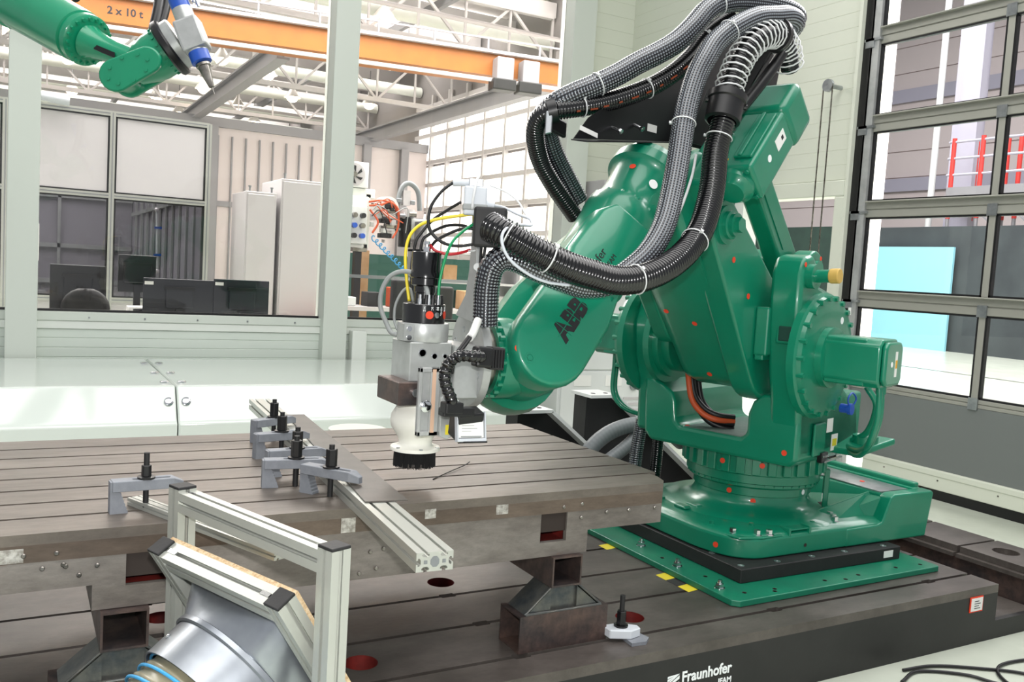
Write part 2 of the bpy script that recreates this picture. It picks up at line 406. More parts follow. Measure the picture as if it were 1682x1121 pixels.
# ================================================================ lower machine bed
bed = thing('machine_bed', 'long dark T-slot machine bed carrying the robot, with black painted side', 'machine bed', (1.5, 2.4, ZF))
BX0, BX1 = -1.6, 3.68
slots = [2.19, 2.325, 2.60, 2.875, 3.155, 3.435, 3.715, 3.995]
G = .009
hole_c = {1: [(.93, 2.4625), (1.935, 2.4625), (2.94, 2.4625), (-.07, 2.4625)], 3: [(1.445, 3.01), (.44, 3.02), (-.56, 3.01)]}
for i in range(len(slots) - 1):
    y0 = slots[i] + (G if i else 0); y1 = slots[i + 1] - G
    hs_ = [circle(x, y, .052) for x, y in hole_c.get(i, []) if x < 3.3]
    # keyhole notches along the rear and front edges of the strip
    def edge(xs, y, sgn, rev):
        pts = []
        for xc in xs: pts += [(xc - .03, y), (xc - .026, y - sgn * .008), (xc + .026, y - sgn * .008), (xc + .03, y)]
        return pts[::-1] if rev else pts
    nx = [.40, 1.41, 2.505, 3.4]
    outer = [(BX0, y0)] + (edge(nx, y0, -1, False) if i else []) + [(BX1, y0), (BX1, y1)] + edge(nx, y1, 1, True) + [(BX0, y1)]
    me = plate(outer, hs_, -.035, 0)
    finish(me, 'bed_strip', 'bed_steel', bed)
    for (x, y) in hole_c.get(i, []):
        b = MB(); b.lathe([(.056, -.14), (.056, -.02), (.0525, -.02), (.0525, 0), (.0515, 0), (.0515, -.13), (.001, -.13)], (x, y, 0), (0, 0, 1), 28, caps=False)
        b.build('bed_hole', 'red_oxide', bed, smooth=40)
b = MB(); b.box(BX0, 2.2, -.2, BX1 - .01, 3.995, -.15)
for y in slots[1:-1]: b.box(BX0, y - .02, -.06, BX1, y + .02, -.045)
for i in range(len(slots) - 1):
    b.box(BX0, slots[i] + .022, -.15, BX0 + .05, slots[i + 1] - .022, -.035)
b.build('bed_core', 'slot_dark', bed)
b = MB(); b.box(BX0, 2.19, ZF, BX1, 2.215, -.035); b.box(BX1 - .02, 2.215, ZF, BX1, 3.99, -.035); b.box(BX0, 3.97, ZF, BX1, 3.995, -.035)
b.box(BX1, 2.19, ZF, 4.9, 2.215, -.16)
b.build('bed_side', 'black_paint', bed)
b = MB(); b.box(BX1, 2.215, ZF, 4.02, 4.2, -.165); b.build('bed_ledge', 'bed_steel', bed)
# lettering on the black side
tm = frame_m((1.955, 2.1893, -.125), (1, 0, 0), (0, 0, 1))
text('Fraunhofer', 'lettering', 'white_print', tm, .053, bed, bold=.0012, sx=.93)
text('IFAM', 'lettering', 'white_print', frame_m((2.118, 2.1893, -.16), (1, 0, 0), (0, 0, 1)), .028, bed, bold=.0006)
b = MB()
for j in range(6):      # slanted white bars of the square emblem
    x0 = 1.895; z0 = -.155
    za, zb = j * .0105, j * .0105 + .0075
    if j < 3: P = [(x0, 2.1893, z0 + za), (x0 + .05, 2.1893, z0 + za * 2.0 + .004), (x0 + .05, 2.1893, z0 + zb * 2.0), (x0, 2.1893, z0 + zb)]
    else: P = [(x0, 2.1893, z0 + za), (x0 + .05, 2.1893, z0 + .062), (x0 + .05, 2.1893, z0 + .063), (x0, 2.1893, z0 + zb)]
    b.prism(P, (0, -.0008, 0))
b.build('emblem', 'white_print', bed)
lb = MB().box(3.49, 2.186, -.1, 3.575, 2.19, -.035).build('rating_label', 'red_dot', bed, label='small white label with red border')
MB().box(3.495, 2.1845, -.095, 3.57, 2.187, -.04).build('label_face', 'label_white', lb)
b = MB()
for j in range(4): b.box(3.515, 2.1838, -.055 - j * .01, 3.545 + (j % 2) * .01, 2.1846, -.052 - j * .01)
b.build('label_print', 'ink', lb)
# second bed at the right, running away from the viewer
bed2 = thing('cross_bed', 'brown steel cross bed with slotted top behind the robot base', 'machine bed', (4.16, 3.2, ZF))
cuts = [2.222, 2.27, 2.62, 2.97, 3.32, 3.67, 4.02, 4.37]
for i in range(len(cuts) - 1):
    y0, y1 = cuts[i] + .008, cuts[i + 1] - .008
    hh = [circle(4.19, (y0 + y1) / 2 + .03, .06)] if i % 2 == 1 else []
    finish(plate([(4.04, y0), (4.34, y0), (4.34, y1), (4.04, y1)], hh, -.03, 0), 'bed_strip', 'bed_steel', bed2)
    MB().box(4.01, y0, -.05, 4.34, y1, -.031).build('bed_lip', 'bed_steel', bed2)
    if hh: MB().lathe([(.066, -.06), (.066, -.03), (.06, -.03), (.06, -.06)], (4.19, (y0 + y1) / 2 + .03, 0), (0, 0, 1), 28, False).build('bed_hole', 'red_oxide', bed2, smooth=40)
MB().box(4.03, 2.222, ZF, 4.34, 4.4, -.052).build('bed_body', 'rust_steel', bed2)
# ================================================================ upper clamping table
tb = thing('clamping_table', 'large brown steel clamping table with parallel T-slots, standing on the bed', 'clamping table', (1, 2.9, .2))
TZ = .512
ty = [2.35, 2.49, 2.635, 2.778, 2.92, 3.062, 3.205, 3.348, 3.49]
TX0, TX1 = -1.5, 2.03
g = .0065
for i in range(8):
    y0 = ty[i] + (g if i else 0); y1 = ty[i + 1] - (g if i < 7 else 0)
    if i == 0: o = [(TX0, y0), (1.95, y0), (1.975, y0 + .03), (1.995, y0 + .09), (1.995, y1), (TX0, y1)]
    else: o = [(TX0, y0), (TX1, y0), (TX1, y1), (TX0, y1)]
    finish(plate(o, [], .485, TZ), 'table_strip', 'table_steel', tb)
b = MB(); b.box(TX0, 2.36, .38, 1.94, 3.48, .45)
for y in ty[1:-1]: b.box(TX0, y - .02, .47, 1.97, y + .02, .478)
b.build('slot_floor', 'slot_dark', tb)
# front lip and cast apron with its two pockets
MB().box(TX0, 2.35, .442, 1.95, 2.42, .485).build('front_lip', 'table_side', tb)
MB().prism([(1.95, 2.351, .376), (2.02, 2.47, .376), (2.02, 3.49, .376), (1.95, 3.49, .376)], (0, 0, .109)).build('end_apron', 'cast_side', tb)
def apron(x0, x1, zb, y=2.352): return [(x0, zb), (x1, zb)]
b = MB(); T = .02
def pan(x0, x1, z0, z1): b.box(x0, 2.352, z0, x1, 2.352 + T, z1)
pan(TX0, .18, .37, .442)
pan(.18, .256, .305, .442); pan(.256, .375, .305, .36); pan(.375, 1.469, .302, .442); pan(1.469, 1.567, .302, .348); pan(1.567, 1.65, .302, .442); pan(1.65, 1.95, .376, .442)
b.build('apron', 'cast_side', tb)
for (x0, x1, z0, z1) in ((.256, .375, .36, .4405), (1.469, 1.567, .348, .4405)):
    b = MB(); b.box(x0 - .002, 2.37, z0 - .004, x1 + .002, 2.60, z0); b.box(x0 - .002, 2.60, z0 - .004, x1 + .002, 2.61, z1); b.box(x0 - .006, 2.37, z0, x0, 2.60, z1); b.box(x1, 2.37, z0, x1 + .006, 2.60, z1)
    b.build('pocket_lining', 'red_oxide', tb)
b = MB(); b.box(.2, 2.372, .30, 1.64, 3.4, .305); b.box(.18, 2.372, .305, .19, 3.4, .44); b.box(1.64, 2.372, .305, 1.65, 3.4, .44); b.build('table_rib', 'cast_side', tb)
for (x, z) in ((.115, .43), (.07, .425), (.15, .4), (.19, .42), (.03, .46), (.1, .46), (1.62, .42), (1.72, .43), (1.81, .43), (1.92, .43), (1.55, .46), (1.62, .465), (.45, .42), (.9, .38), (.94, .385), (1.0, .375), (.87, .32), (.92, .33), (.12, .425)):
    MB().lathe([(.006, 0), (.006, .003), (.004, .005)], (x, 2.351, z), (0, -1, 0), 10).build('screw', 'steel', tb, smooth=40)
mat('tape', '#8f8a84', .3, .6, '#c9c6c2', 60)
for (x0, x1, z0, z1) in ((.81, .852, .443, .485), (1.065, 1.1, .462, .49), (1.303, 1.345, .455, .485), (-.3, .03, .444, .478)):
    MB().box(x0, 2.3492, z0, x1, 2.35, z1).build('tape_patch', 'tape', tb)
# welded stands under the table
def stand(label, m):
    t = thing('welded_stand', label, 'stand', (0, 0, 0), 'welded stands under the clamping table')
    def sq(a, b, wd, ht, th, up=(0, 0, 1)):
        bb = MB(); a = Vector(a); b_ = Vector(b); d = (b_ - a).normalized(); sd = d.cross(Vector(up)).normalized(); u = sd.cross(d)
        o = [(-1, -1), (1, -1), (1, 1), (-1, 1)]
        rings = []
        for (p, q) in ((a, 1), (b_, 1)): pass
        ro = lambda p, k: [p + sd * (i * (wd / 2 - k)) + u * (j * (ht / 2 - k)) for i, j in o]
        bb.loft([ro(a, th), ro(a, 0), ro(b_, 0), ro(b_, th), ro(a, th)], caps=False)
        return bb
    sq((-.165, .065, .06), (.17, .065, .06), .13, .12, .006).build('foot_tube', 'rust_steel', t)
    b = MB(); b.box(-.05, .02, .12, .055, .11, .2); b.build('post', 'weld_steel', t)
    for sx in (-1, 1):
        b = MB(); P = [(.05 * sx, .01, .12), (.145 * sx, .01, .12), (.05 * sx, .01, .2)]
        b.prism(P, (0, .008, 0)); b.prism([(p[0], .12, p[2]) for p in P], (0, -.008, 0))
        b.prism([(.145 * sx, .01, .121), (.05 * sx, .01, .2), (.05 * sx, .12, .2), (.145 * sx, .12, .121)], (-.006 * sx, 0, -.002))
        b.build('gusset', 'weld_steel', t)
    sq((0, 0, .251), (0, .5, .251), .112, .1, .006).build('head_tube', 'rust_steel', t)
    b = MB()
    for sx in (-1, 1):
        b.tube(spline([(.052 * sx, .008, .2), (.1 * sx, .008, .16), (.145 * sx, .008, .122)], .01), .004, 6); b.tube(spline([(.145 * sx, .006, .122), (0, .006, .121)], .02), .005, 6)
    b.build('weld_seam', 'weld_steel', t, smooth=60)
    place(t, m); return t
stand('rusty welded square-tube stand under the table near the small clamp', Matrix.Translation((1.57, 2.335, 0)))
stand('dark welded square-tube stand under the table beside the ribbed hose', Matrix.Translation((.255, 2.33, .002)))
# ================================================================ green base plate and black adapter plate
gp = thing('robot_base_plate', 'flat green steel plate bolted to the machine bed under the robot', 'base plate', (3, 2.9, 0))
MB().prism([(2.365, 2.41, .001), (2.39, 2.385, .001), (3.565, 2.395, .001), (3.575, 2.41, .001), (3.575, 3.6, .001), (2.365, 3.6, .001)], (0, 0, .024)).build('plate', 'green_plate', gp, bevel=(.003, 2))
for (x, y) in ((2.447, 3.07), (2.421, 2.79), (2.412, 2.525)):
    b = MB(); b.lathe([(.021, 0), (.021, .004)], (x, y, .025), (0, 0, 1), 18); b.hexp((x, y, .029), (x, y, .044), .017); b.cyl((x, y, .044), (x, y, .058), .009, n=12)
    b.build('anchor_bolt', 'chrome', gp, smooth=30)
for (x, y) in ((2.47, 2.45), (2.62, 2.44), (2.9, 2.44), (3.1, 2.44), (3.35, 2.45), (3.5, 2.44), (3.52, 2.6), (2.45, 2.65), (2.43, 2.9), (2.6, 2.42), (3.0, 2.42)):
    MB().lathe([(.009, 0), (.009, .001), (.006, -.0)], (x, y, .0252), (0, 0, 1), 12, True).build('plate_hole', 'slot_dark', gp)
ad = thing('adapter_plate', 'thick black adapter plate between green base plate and robot foot', 'adapter plate', (3, 2.9, .025))
MB().box(2.525, 2.53, .0255, 3.48, 3.57, .083).build('plate', 'black_matte', ad, bevel=(.003, 1))
for (x, y) in ((2.56, 2.74), (2.56, 2.57), (2.75, 2.56), (2.95, 2.56), (3.15, 2.56), (3.4, 2.56)):
    MB().lathe([(.014, 0), (.014, .002), (.006, .002), (.005, .0005)], (x, y, .083), (0, 0, 1), 14).build('screw', 'zinc', ad, smooth=40)
MB().box(3.37, 2.5288, .04, 3.43, 2.53, .07).build('label', 'label_white', ad)
# hazard tape on the bed beside the green plate
for i, (x, y) in enumerate(((2.30, 2.79), (2.30, 3.2))):
    ht = thing('hazard_tape', ('yellow and black hazard tape piece on the bed under the plate edge', 'small yellow tape corner on the bed at the far plate edge')[i], 'tape', (x, y, 0))
    for k in range(3 if i == 0 else 1):
        yy = y - k * .07
        MB().prism([(x + .01, yy, .0004), (x + .065, yy + .01, .0004), (x + .065, yy - .055, .0004), (x + .01, yy - .065, .0004)], (0, 0, .0004)).build('tape_stripe', ('yellow', 'black_matte')[k % 2], ht)
# ================================================================ the robot
RB = thing('industrial_robot', 'large green six-axis industrial robot reaching over the clamping table', 'robot', (3.06, 3.05, .083))
J1X, J1Y = 3.06, 3.05; PH = R_(18)
D2 = Vector((-math.cos(PH), -math.sin(PH), 0)); L2 = Vector((math.sin(PH), -math.cos(PH), 0)); UZ = Vector((0, 0, 1))
def W(u, s, z): return Vector((J1X, J1Y, 0)) + D2 * u + L2 * s + UZ * z
DU, DS = D2, L2
def uzprism(b, pts, s0, s1):
    return b.prism([W(u, s0, z) for u, z in pts], L2 * (s1 - s0))
def bolt(p, n, r, h, parent, m='green', name='bolt'):
    p = Vector(p); n = Vector(n).normalized(); b = MB(); b.hexp(p, p + n * h, r); return b.build(name, m, parent)
def dot(p, n, r, parent, m='red_dot', name='marker_dot', nn=18):
    p = Vector(p); n = Vector(n).normalized(); return MB().lathe([(r, 0), (r, .0012)], p, n, nn).build(name, m, parent)
# ---- base casting (square to the bed)
b = MB()
def arc(cx, cy, r, a0, a1, n=6): return [(cx + r * math.cos(R_(a0 + (a1 - a0) * i / n)), cy + r * math.sin(R_(a0 + (a1 - a0) * i / n))) for i in range(n + 1)]
def base_outline(k):
    o = [(2.54 + k, 2.86)] + [(2.545 + k, 2.80)] + arc(2.72, 2.76, .16 - k, 195, 265, 5) + [(2.80, 2.60 + k), (3.50, 2.60 + k)]
    return o + [(x, 6.1 - y) for x, y in reversed(o)]
bt = [(.0, .0855), (0, .165), (.012, .178), (.05, .19)]
rings = [[Vector((x, y, z)) for x, y in base_outline(k)] for k, z in bt]
b.loft(rings)
base = b.build('base_casting', 'green', RB, smooth=35, bevel=(.006, 2))
b = MB()
b.lathe([(.43, .18), (.41, .195), (.33, .2), (.30, .212), (.275, .225), (.262, .25), (.262, .27)], (J1X, J1Y, 0), (0, 0, 1), 64, False)
b.build('pedestal', 'green', RB, smooth=50)
# raised cable box at the rear of the base
b = MB()
P = [(3.20, .0855), (3.47, .0855), (3.74, .0855), (3.775, .29), (3.76, .30), (3.50, .298), (3.475, .285), (3.43, .175), (3.40, .168), (3.20, .165)]
b.prism([(x, 2.597, z) for x, z in P], (0, .063, 0))
P = [(3.47, .19), (3.74, .0855), (3.775, .29), (3.76, .30), (3.71, .30), (3.71, .285), (3.49, .285)]
b.prism([(x, 2.66, z) for x, z in P], (0, .73, 0))
b.prism([(x, 3.39, z) for x, z in [(3.30, .10), (3.74, .0855), (3.775, .29), (3.76, .30), (3.50, .298), (3.43, .175)]], (0, .11, 0))
b.box(3.22, 2.64, .1, 3.56, 3.46, .168)
b.build('cable_box', 'green', RB, bevel=(.012, 3), smooth=35)
MB().box(3.505, 2.68, .286, 3.70, 3.3, .292).build('box_lid', 'zinc', RB, label='grey sheet lid on the base')
b = MB(); b.box(3.725, 2.67, .285, 3.765, 3.42, .322); b.build('box_rim', 'green', RB, bevel=(.008, 2))
# web that runs down from box to the bolts
b = MB(); b.prism([(3.20, 2.66, .18), (3.47, 2.66, .18), (3.48, 2.66, .285), (3.48, 2.72, .285), (3.16, 2.78, .19)], (0, .01, 0)); 
b.prism([(3.46, 2.63, .16), (3.50, 2.63, .29), (3.44, 3.0, .29), (3.36, 3.1, .2), (3.30, 2.75, .185)], (.02, 0, -.005)); b.build('box_web', 'green', RB, bevel=(.006, 2))
# pads with bolts
b = MB(); b.prism([(2.575, 2.72, .165), (2.60, 2.63, .165), (2.70, 2.60, .165), (2.82, 2.603, .165), (2.83, 2.66, .165), (2.66, 2.76, .165)], (0, 0, .012)); b.build('bolt_pad', 'green', RB, bevel=(.01, 3))
for (x, y, z) in ((2.618, 2.69, .176), (2.70, 2.635, .176), (2.755, 2.622, .176), (3.19, 2.66, .185), (3.215, 2.69, .185), (3.24, 2.73, .185)):
    bb = MB(); bb.lathe([(.021, 0), (.021, .004), (.012, .005)], (x, y, z), (0, 0, 1), 18); bb.hexp((x, y, z + .003), (x, y, z + .022), .0145)
    bb.build('foot_bolt', 'chrome', RB, smooth=30)
b = MB(); b.box(2.85, 2.603, .186, 2.98, 2.66, .193); b.box(2.85, 2.60, .165, 2.862, 2.66, .2); b.box(2.968, 2.60, .165, 2.98, 2.66, .2); b.build('lift_pocket', 'green', RB, bevel=(.004, 2))
b = MB(); b.box(2.62, 3.0, .19, 2.66, 3.08, .205); b.box(2.69, 3.0, .19, 2.73, 3.08, .205); b.build('base_ribs', 'green', RB, bevel=(.008, 3), kind='stuff')
for (x, y) in ((2.60, 2.80), (2.75, 2.72), (2.66, 3.2), (3.05, 2.66)): bolt((x, y, .186), (0, 0, 1), .011, .014, RB, name='base_bolt')
bb = MB(); bb.cyl((3.33, 2.86, .185), (3.33, 2.86, .205), .03, n=20); bb.build('base_plug', 'green', RB, smooth=40); MB().cyl((3.33, 2.86, .205), (3.33, 2.86, .2065), .02, n=16).build('plug_hole', 'slot_dark', RB)
dot((2.557, 2.72, .125), (-.95, -.3, 0), .012, RB); dot((3.62, 2.5995, .15), (0, -1, 0), .012, RB); dot((3.6, 2.86, .2925), (0, 0, 1), .012, RB)
dot((2.95, 2.5995, .12), (0, -1, 0), .008, RB, 'slot_dark', 'threaded_hole')
text('V', 'paint_mark', 'white_print', frame_m((3.44, 2.86, .225), (0, -1, 0), (.25, 0, 1)), .055, RB, bold=.001)
# ---- turntable ring with bolted lugs
b = MB(); b.lathe([(.262, .268), (.268, .272), (.268, .305), (.285, .31), (.295, .318), (.295, .33), (.305, .335), (.305, .37), (.315, .375), (.315, .46)], (J1X, J1Y, 0), (0, 0, 1), 72, True)
tt = b.build('turntable_ring', 'green', RB, smooth=40)
for i in range(30):
    a = 2 * math.pi * i / 30
    c = Vector((J1X + .316 * math.cos(a), J1Y + .316 * math.sin(a), .418)); n = Vector((math.cos(a), math.sin(a), 0)); t = Vector((-n.y, n.x, 0))
    if n.dot(Vector((-.7, -.7, 0))) < -.3: continue
    MB().obox(c, n, t, UZ, .014, .019, .04).build('ring_lug', 'green', tt, bevel=(.003, 1))
for i in range(44):
    a = 2 * math.pi * i / 44; n = Vector((math.cos(a), math.sin(a), 0))
    if n.dot(Vector((-.7, -.7, 0))) < -.25: continue
    MB().cyl(Vector((J1X, J1Y, .326)) + n * .29, Vector((J1X, J1Y, .326)) + n * .3, .006, n=8).build('ring_screw', 'green', tt)
for a, z, r in ((232, .425, .332), (202, .425, .332), (228, .25, .264), (205, .285, .27)):
    n = Vector((math.cos(R_(a)), math.sin(R_(a)), 0)); dot(Vector((J1X, J1Y, z)) + n * r, n, .012, RB)
n = Vector((math.cos(R_(283)), math.sin(R_(283)), 0)); dot(Vector((J1X, J1Y, .29)) + n * .2685, n, .012, RB, 'white_dot')
# stop block hanging from the ring
b = MB(); n = Vector((math.cos(R_(318)), math.sin(R_(318)), 0)); b.obox(Vector((J1X, J1Y, .29)) + n * .335, n, Vector((-n.y, n.x, 0)), UZ, .012, .02, .09); b.build('stop_arm', 'green', RB, bevel=(.003, 1))
# ---- rotating frame (fork)
b = MB()
def szpoly(pts, u0, u1): b.prism([W(u0, s, z) for s, z in pts], D2 * (u1 - u0))
szpoly([(-.335, .462), (.35, .462), (.385, .49), (.385, .75), (.215, .75), (.17, .715), (.15, .66), (.15, .575), (.125, .55), (-.18, .55), (-.205, .572), (-.215, .66), (-.235, .70), (-.31, .74), (-.385, .76), (-.372, .50)], -.26, .38)
fr = b.build('rotating_frame', 'green', RB, bevel=(.016, 3), smooth=35)
earR = [(-.26, .50), (.36, .50), (.395, .74), (.43, .85), (.46, 1.0), (.47, 1.12), (.47, 1.26), (.44, 1.33), (.37, 1.345), (.33, 1.30), (.30, 1.22), (.16, 1.19), (.06, 1.10), (.03, .96), (-.04, .78), (-.22, .68)]
b = MB(); uzprism(b, earR, .25, .385); b.build('frame_cheek', 'green', RB, bevel=(.02, 3), smooth=35)
earL = [(-.26, .50), (.36, .50), (.375, .74), (.42, .85), (.44, 1.0), (.40, 1.12), (.30, 1.165), (.16, 1.13), (.06, 1.05), (.03, .93), (-.04, .78), (-.22, .68)]
b = MB(); uzprism(b, earL, -.43, -.33); b.build('frame_cheek', 'green', RB, bevel=(.02, 3), smooth=35)
# dust on the floor of the fork
MB().box(0, 0, 0, .001, .001, .001)
b = MB(); b.prism([W(-.2, -.17, .5505), W(.36, -.17, .5505), W(.36, .12, .5505), W(-.2, .12, .5505)], UZ * .0006); b.build('fork_floor', 'green_dust', RB)
# bearing rings inside the left cheek
b = MB(); b.lathe([(.2, 0), (.2, .03), (.17, .03), (.17, .06), (.14, .06), (.14, .1)], W(.3, -.33, .93), L2, 48); b.build('bearing_ring', 'green', RB, smooth=35)
# gear covers, right and left
for sgn, s0, nm in ((1, .385, 'r'), (-1, -.43, 'l')):
    ax = L2 * sgn
    b = MB(); b.lathe([(.262, -.01), (.262, .02), (.25, .028), (.245, .045), (.225, .05), (.15, .052)], W(.27, s0, .93), ax, 56); gc = b.build('gear_cover', 'green', RB, smooth=35)
    for i in range(22):
        a = 2 * math.pi * i / 22; q = W(.27, s0, .93) + ax * .026 + (D2 * math.cos(a) + UZ * math.sin(a)) * .242
        MB().hexp(q, q + ax * .03, .0115).build('cover_bolt', 'green', gc)
# window hole and pads on the right cheek
c = W(.452, .33, 1.02); nn = (D2 * .97 - UZ * .15).normalized()
MB().obox(c, nn, L2, UZ, .012, .045, .045).build('cheek_pocket_rim', 'green', RB, bevel=(.012, 3))
MB().obox(c + nn * .008, nn, L2, UZ, .006, .03, .032).build('cheek_pocket', 'dark_green', RB, bevel=(.006, 2))
# motors of axes 2 and 3
def motor(s0, sgn, length, nm):
    c = W(.29, s0, .93)
    b = MB(); ax = L2 * sgn; h = .096
    o = [(-h, -h * .75), (-h * .75, -h), (h * .75, -h), (h, -h * .75), (h, h * .75), (h * .75, h), (-h * .75, h), (-h, h * .75)]
    b.prism([c + D2 * i + UZ * j for i, j in o], ax * length)
    m = b.build('axis_motor', 'green', RB, bevel=(.008, 2), smooth=35)
    b = MB(); b.lathe([(.125, 0), (.125, .04), (.11, .045)], c, ax, 40); b.build('motor_flange', 'green', m, smooth=35)
    for i, j in ((1, 1), (1, -1), (-1, 1), (-1, -1)):
        MB().bar(c + D2 * (i * .082) + UZ * (j * .082) + ax * .045, c + D2 * (i * .082) + UZ * (j * .082) + ax * (length - .06), .018, .018).build('motor_rib', 'green', m, bevel=(.003, 1))
        q = c + D2 * (i * .08) + UZ * (j * .08) + ax * .045; MB().hexp(q, q + ax * .018, .01).build('motor_screw', 'green', m)
    b = MB(); e_ = c + ax * length; b.prism([e_ + D2 * i * .9 + UZ * j * .9 for i, j in o], ax * .022); b.build('motor_cap', 'green', m, bevel=(.01, 3), smooth=35)
    return m, c, ax
mR, cR, aR = motor(.425, 1, .262, 'r'); mL, cL, aL = motor(-.47, -1, .225, 'l')
e_ = cR + aR * .2845
dot(e_ + D2 * .03 + UZ * .0, aR, .011, mR, 'white_dot'); MB().obox(e_ - D2 * .015 + UZ * .0, aR, D2, UZ, .001, .011, .05).build('motor_label', 'label_white', mR); MB().obox(e_ - D2 * .015 + UZ * .0 + aR * .001, aR, D2, UZ, .0008, .009, .016).build('warning_label', 'label_yellow', mR)
# green cable loops at the motors
def hose(name, pts, r, mt, parent=None, n=10, step=.012, smooth=60, **k):
    b = MB(); b.tube(spline(pts, step), r, n); return b.build(name, mt, parent, smooth=smooth, **k)
for dd in (0, .022):
    hose('motor_cable', [W(.30 + dd, .67, .84), W(.30 + dd, .675, .79), W(.29 + dd, .67, .7), W(.25 + dd, .63, .6), W(.16, .56, .53 + dd), W(.05, .48, .51 + dd), W(-.05, .42, .52)], .012, 'green', RB)
    hose('motor_cable', [W(.28 + dd, -.62, .84), W(.28 + dd, -.62, .78), W(.28 + dd, -.62, .65), W(.27 + dd, -.57, .58), W(.23, -.5, .545), W(.15, -.42, .54), W(.1, -.36, .55)], .011, 'green', RB)
hose('motor_cable', [W(.0, .5, .80), W(-.02, .54, .72), W(-.06, .5, .6), W(-.1, .42, .54)], .014, 'green', RB)
MB().cyl(W(.30, .67, .845), W(.30, .67, .81), .02).build('cable_gland', 'green', RB, smooth=40); MB().cyl(W(.29, -.62, .845), W(.29, -.62, .81), .018).build('cable_gland', 'green', RB, smooth=40)
# rear ledge with clamp at the right side of the frame
b = MB(); b.prism([W(.02, .37, .49), W(.02, .50, .49), W(-.24, .56, .53), W(-.24, .37, .53)], UZ * .03); b.build('side_ledge', 'green', RB, bevel=(.008, 2))
b = MB(); b.lathe([(.055, 0), (.055, .05)], W(-.12, .47, .52), UZ, 24); b.build('ledge_drum', 'green', RB, smooth=40)
MB().obox(W(.2, .395, .57), L2, D2, UZ, .006, .055, .07).build('side_cover', 'green', RB, bevel=(.004, 1))
MB().obox(W(.08, .3875, .62), L2, D2, UZ, .001, .03, .03).build('warning_label', 'label_white', RB); MB().obox(W(.02, .3875, .54), L2, D2, UZ, .001, .032, .036).build('warning_label', 'label_white', RB)
MB().obox(W(.02, .3883, .54), L2, D2, UZ, .001, .022, .016).build('label_print', 'yellow', RB)
b = MB(); b.obox(W(.16, .4, .49), L2, D2, UZ, .012, .03, .022); b.build('latch', 'black', RB, bevel=(.003, 1))
MB().bar(W(.17, .41, .472), W(.06, .44, .49), .012, .006).build('latch_lever', 'zinc', RB)
for k in range(4): MB().lathe([(.005, 0), (.005, .003)], W(.182 - k * .014, .413, .497), L2, 8).build('latch_pin', 'chrome', RB)
b = MB(); b.cyl(W(.06, .42, .70), W(.06, .455, .70), .02, n=16); b.cyl(W(.06, .455, .70), W(.06, .47, .70), .025, n=16); b.build('valve_plug', 'blue', RB, smooth=40)
hose('valve_strap', [W(.06, .46, .70), W(.09, .46, .745), W(.05, .46, .77), W(.0, .46, .74), W(.02, .45, .70)], .004, 'blue', RB, 6)
for (s, z, u, m_) in ((.33, .52, .381, 'red_dot'), ): dot(W(u, s, z), D2, .012, RB, m_)
dot(W(.28, .3865, .80), L2, .012, RB); dot(W(.17, .437, 1.08), L2, .015, RB, 'white_dot'); MB().obox(W(.1, .437, 1.12), L2, D2, UZ, .0008, .014, .016).build('label', 'label_white', RB)
dot(W(.33, -.17, .5515), UZ, .012, RB)
# ---- lower arm
J2 = (.3, .93); J3 = (.78, 1.43)
def capsule(p, rp, q, rq, n=12):
    """outline around two circles in the u-z plane"""
    dx, dz = q[0] - p[0], q[1] - p[1]; L = math.hypot(dx, dz); a = math.atan2(dz, dx); k = math.acos(max(-1, min(1, (rp - rq) / L)))
    return [(q[0] + rq * math.cos(a - k + 2 * k * i / n), q[1] + rq * math.sin(a - k + 2 * k * i / n)) for i in range(n + 1)] + [(p[0] + rp * math.cos(a + k + (2 * math.pi - 2 * k) * i / n), p[1] + rp * math.sin(a + k + (2 * math.pi - 2 * k) * i / n)) for i in range(n + 1)]
def lerp(p, q, t): return (p[0] + (q[0] - p[0]) * t, p[1] + (q[1] - p[1]) * t)
b = MB()
secs = [(-.19, .60), (-.165, .76), (-.12, .83), (.06, .83), (.13, .82)]
rings = []
for s, k in secs:
    rings.append([W(u, s, z) for u, z in capsule(J2, .21 * k, lerp(J2, J3, .97), .155 * k, 14)])
b.loft(rings); la = b.build('lower_arm', 'green', RB, smooth=40)
# two upper ears that hold the elbow pin
for s0, s1, q0, q1 in ((.095, .205, J2, .215), (-.25, -.17, lerp(J2, J3, .3), .15)):
    b = MB(); o = capsule(q0, q1, J3, .105, 16); uzprism(b, o, s0, s1); b.build('arm_cheek', 'green', RB, bevel=(.012, 3), smooth=35)
b = MB(); b.lathe([(.075, 0), (.075, .012), (.055, .014), (.055, .03), (.045, .034), (.045, .05)], W(J3[0], .205, J3[1]), L2, 32); b.hexp(W(J3[0], .25, J3[1]), W(J3[0], .275, J3[1]), .03); b.build('elbow_pin', 'green', RB, smooth=35)
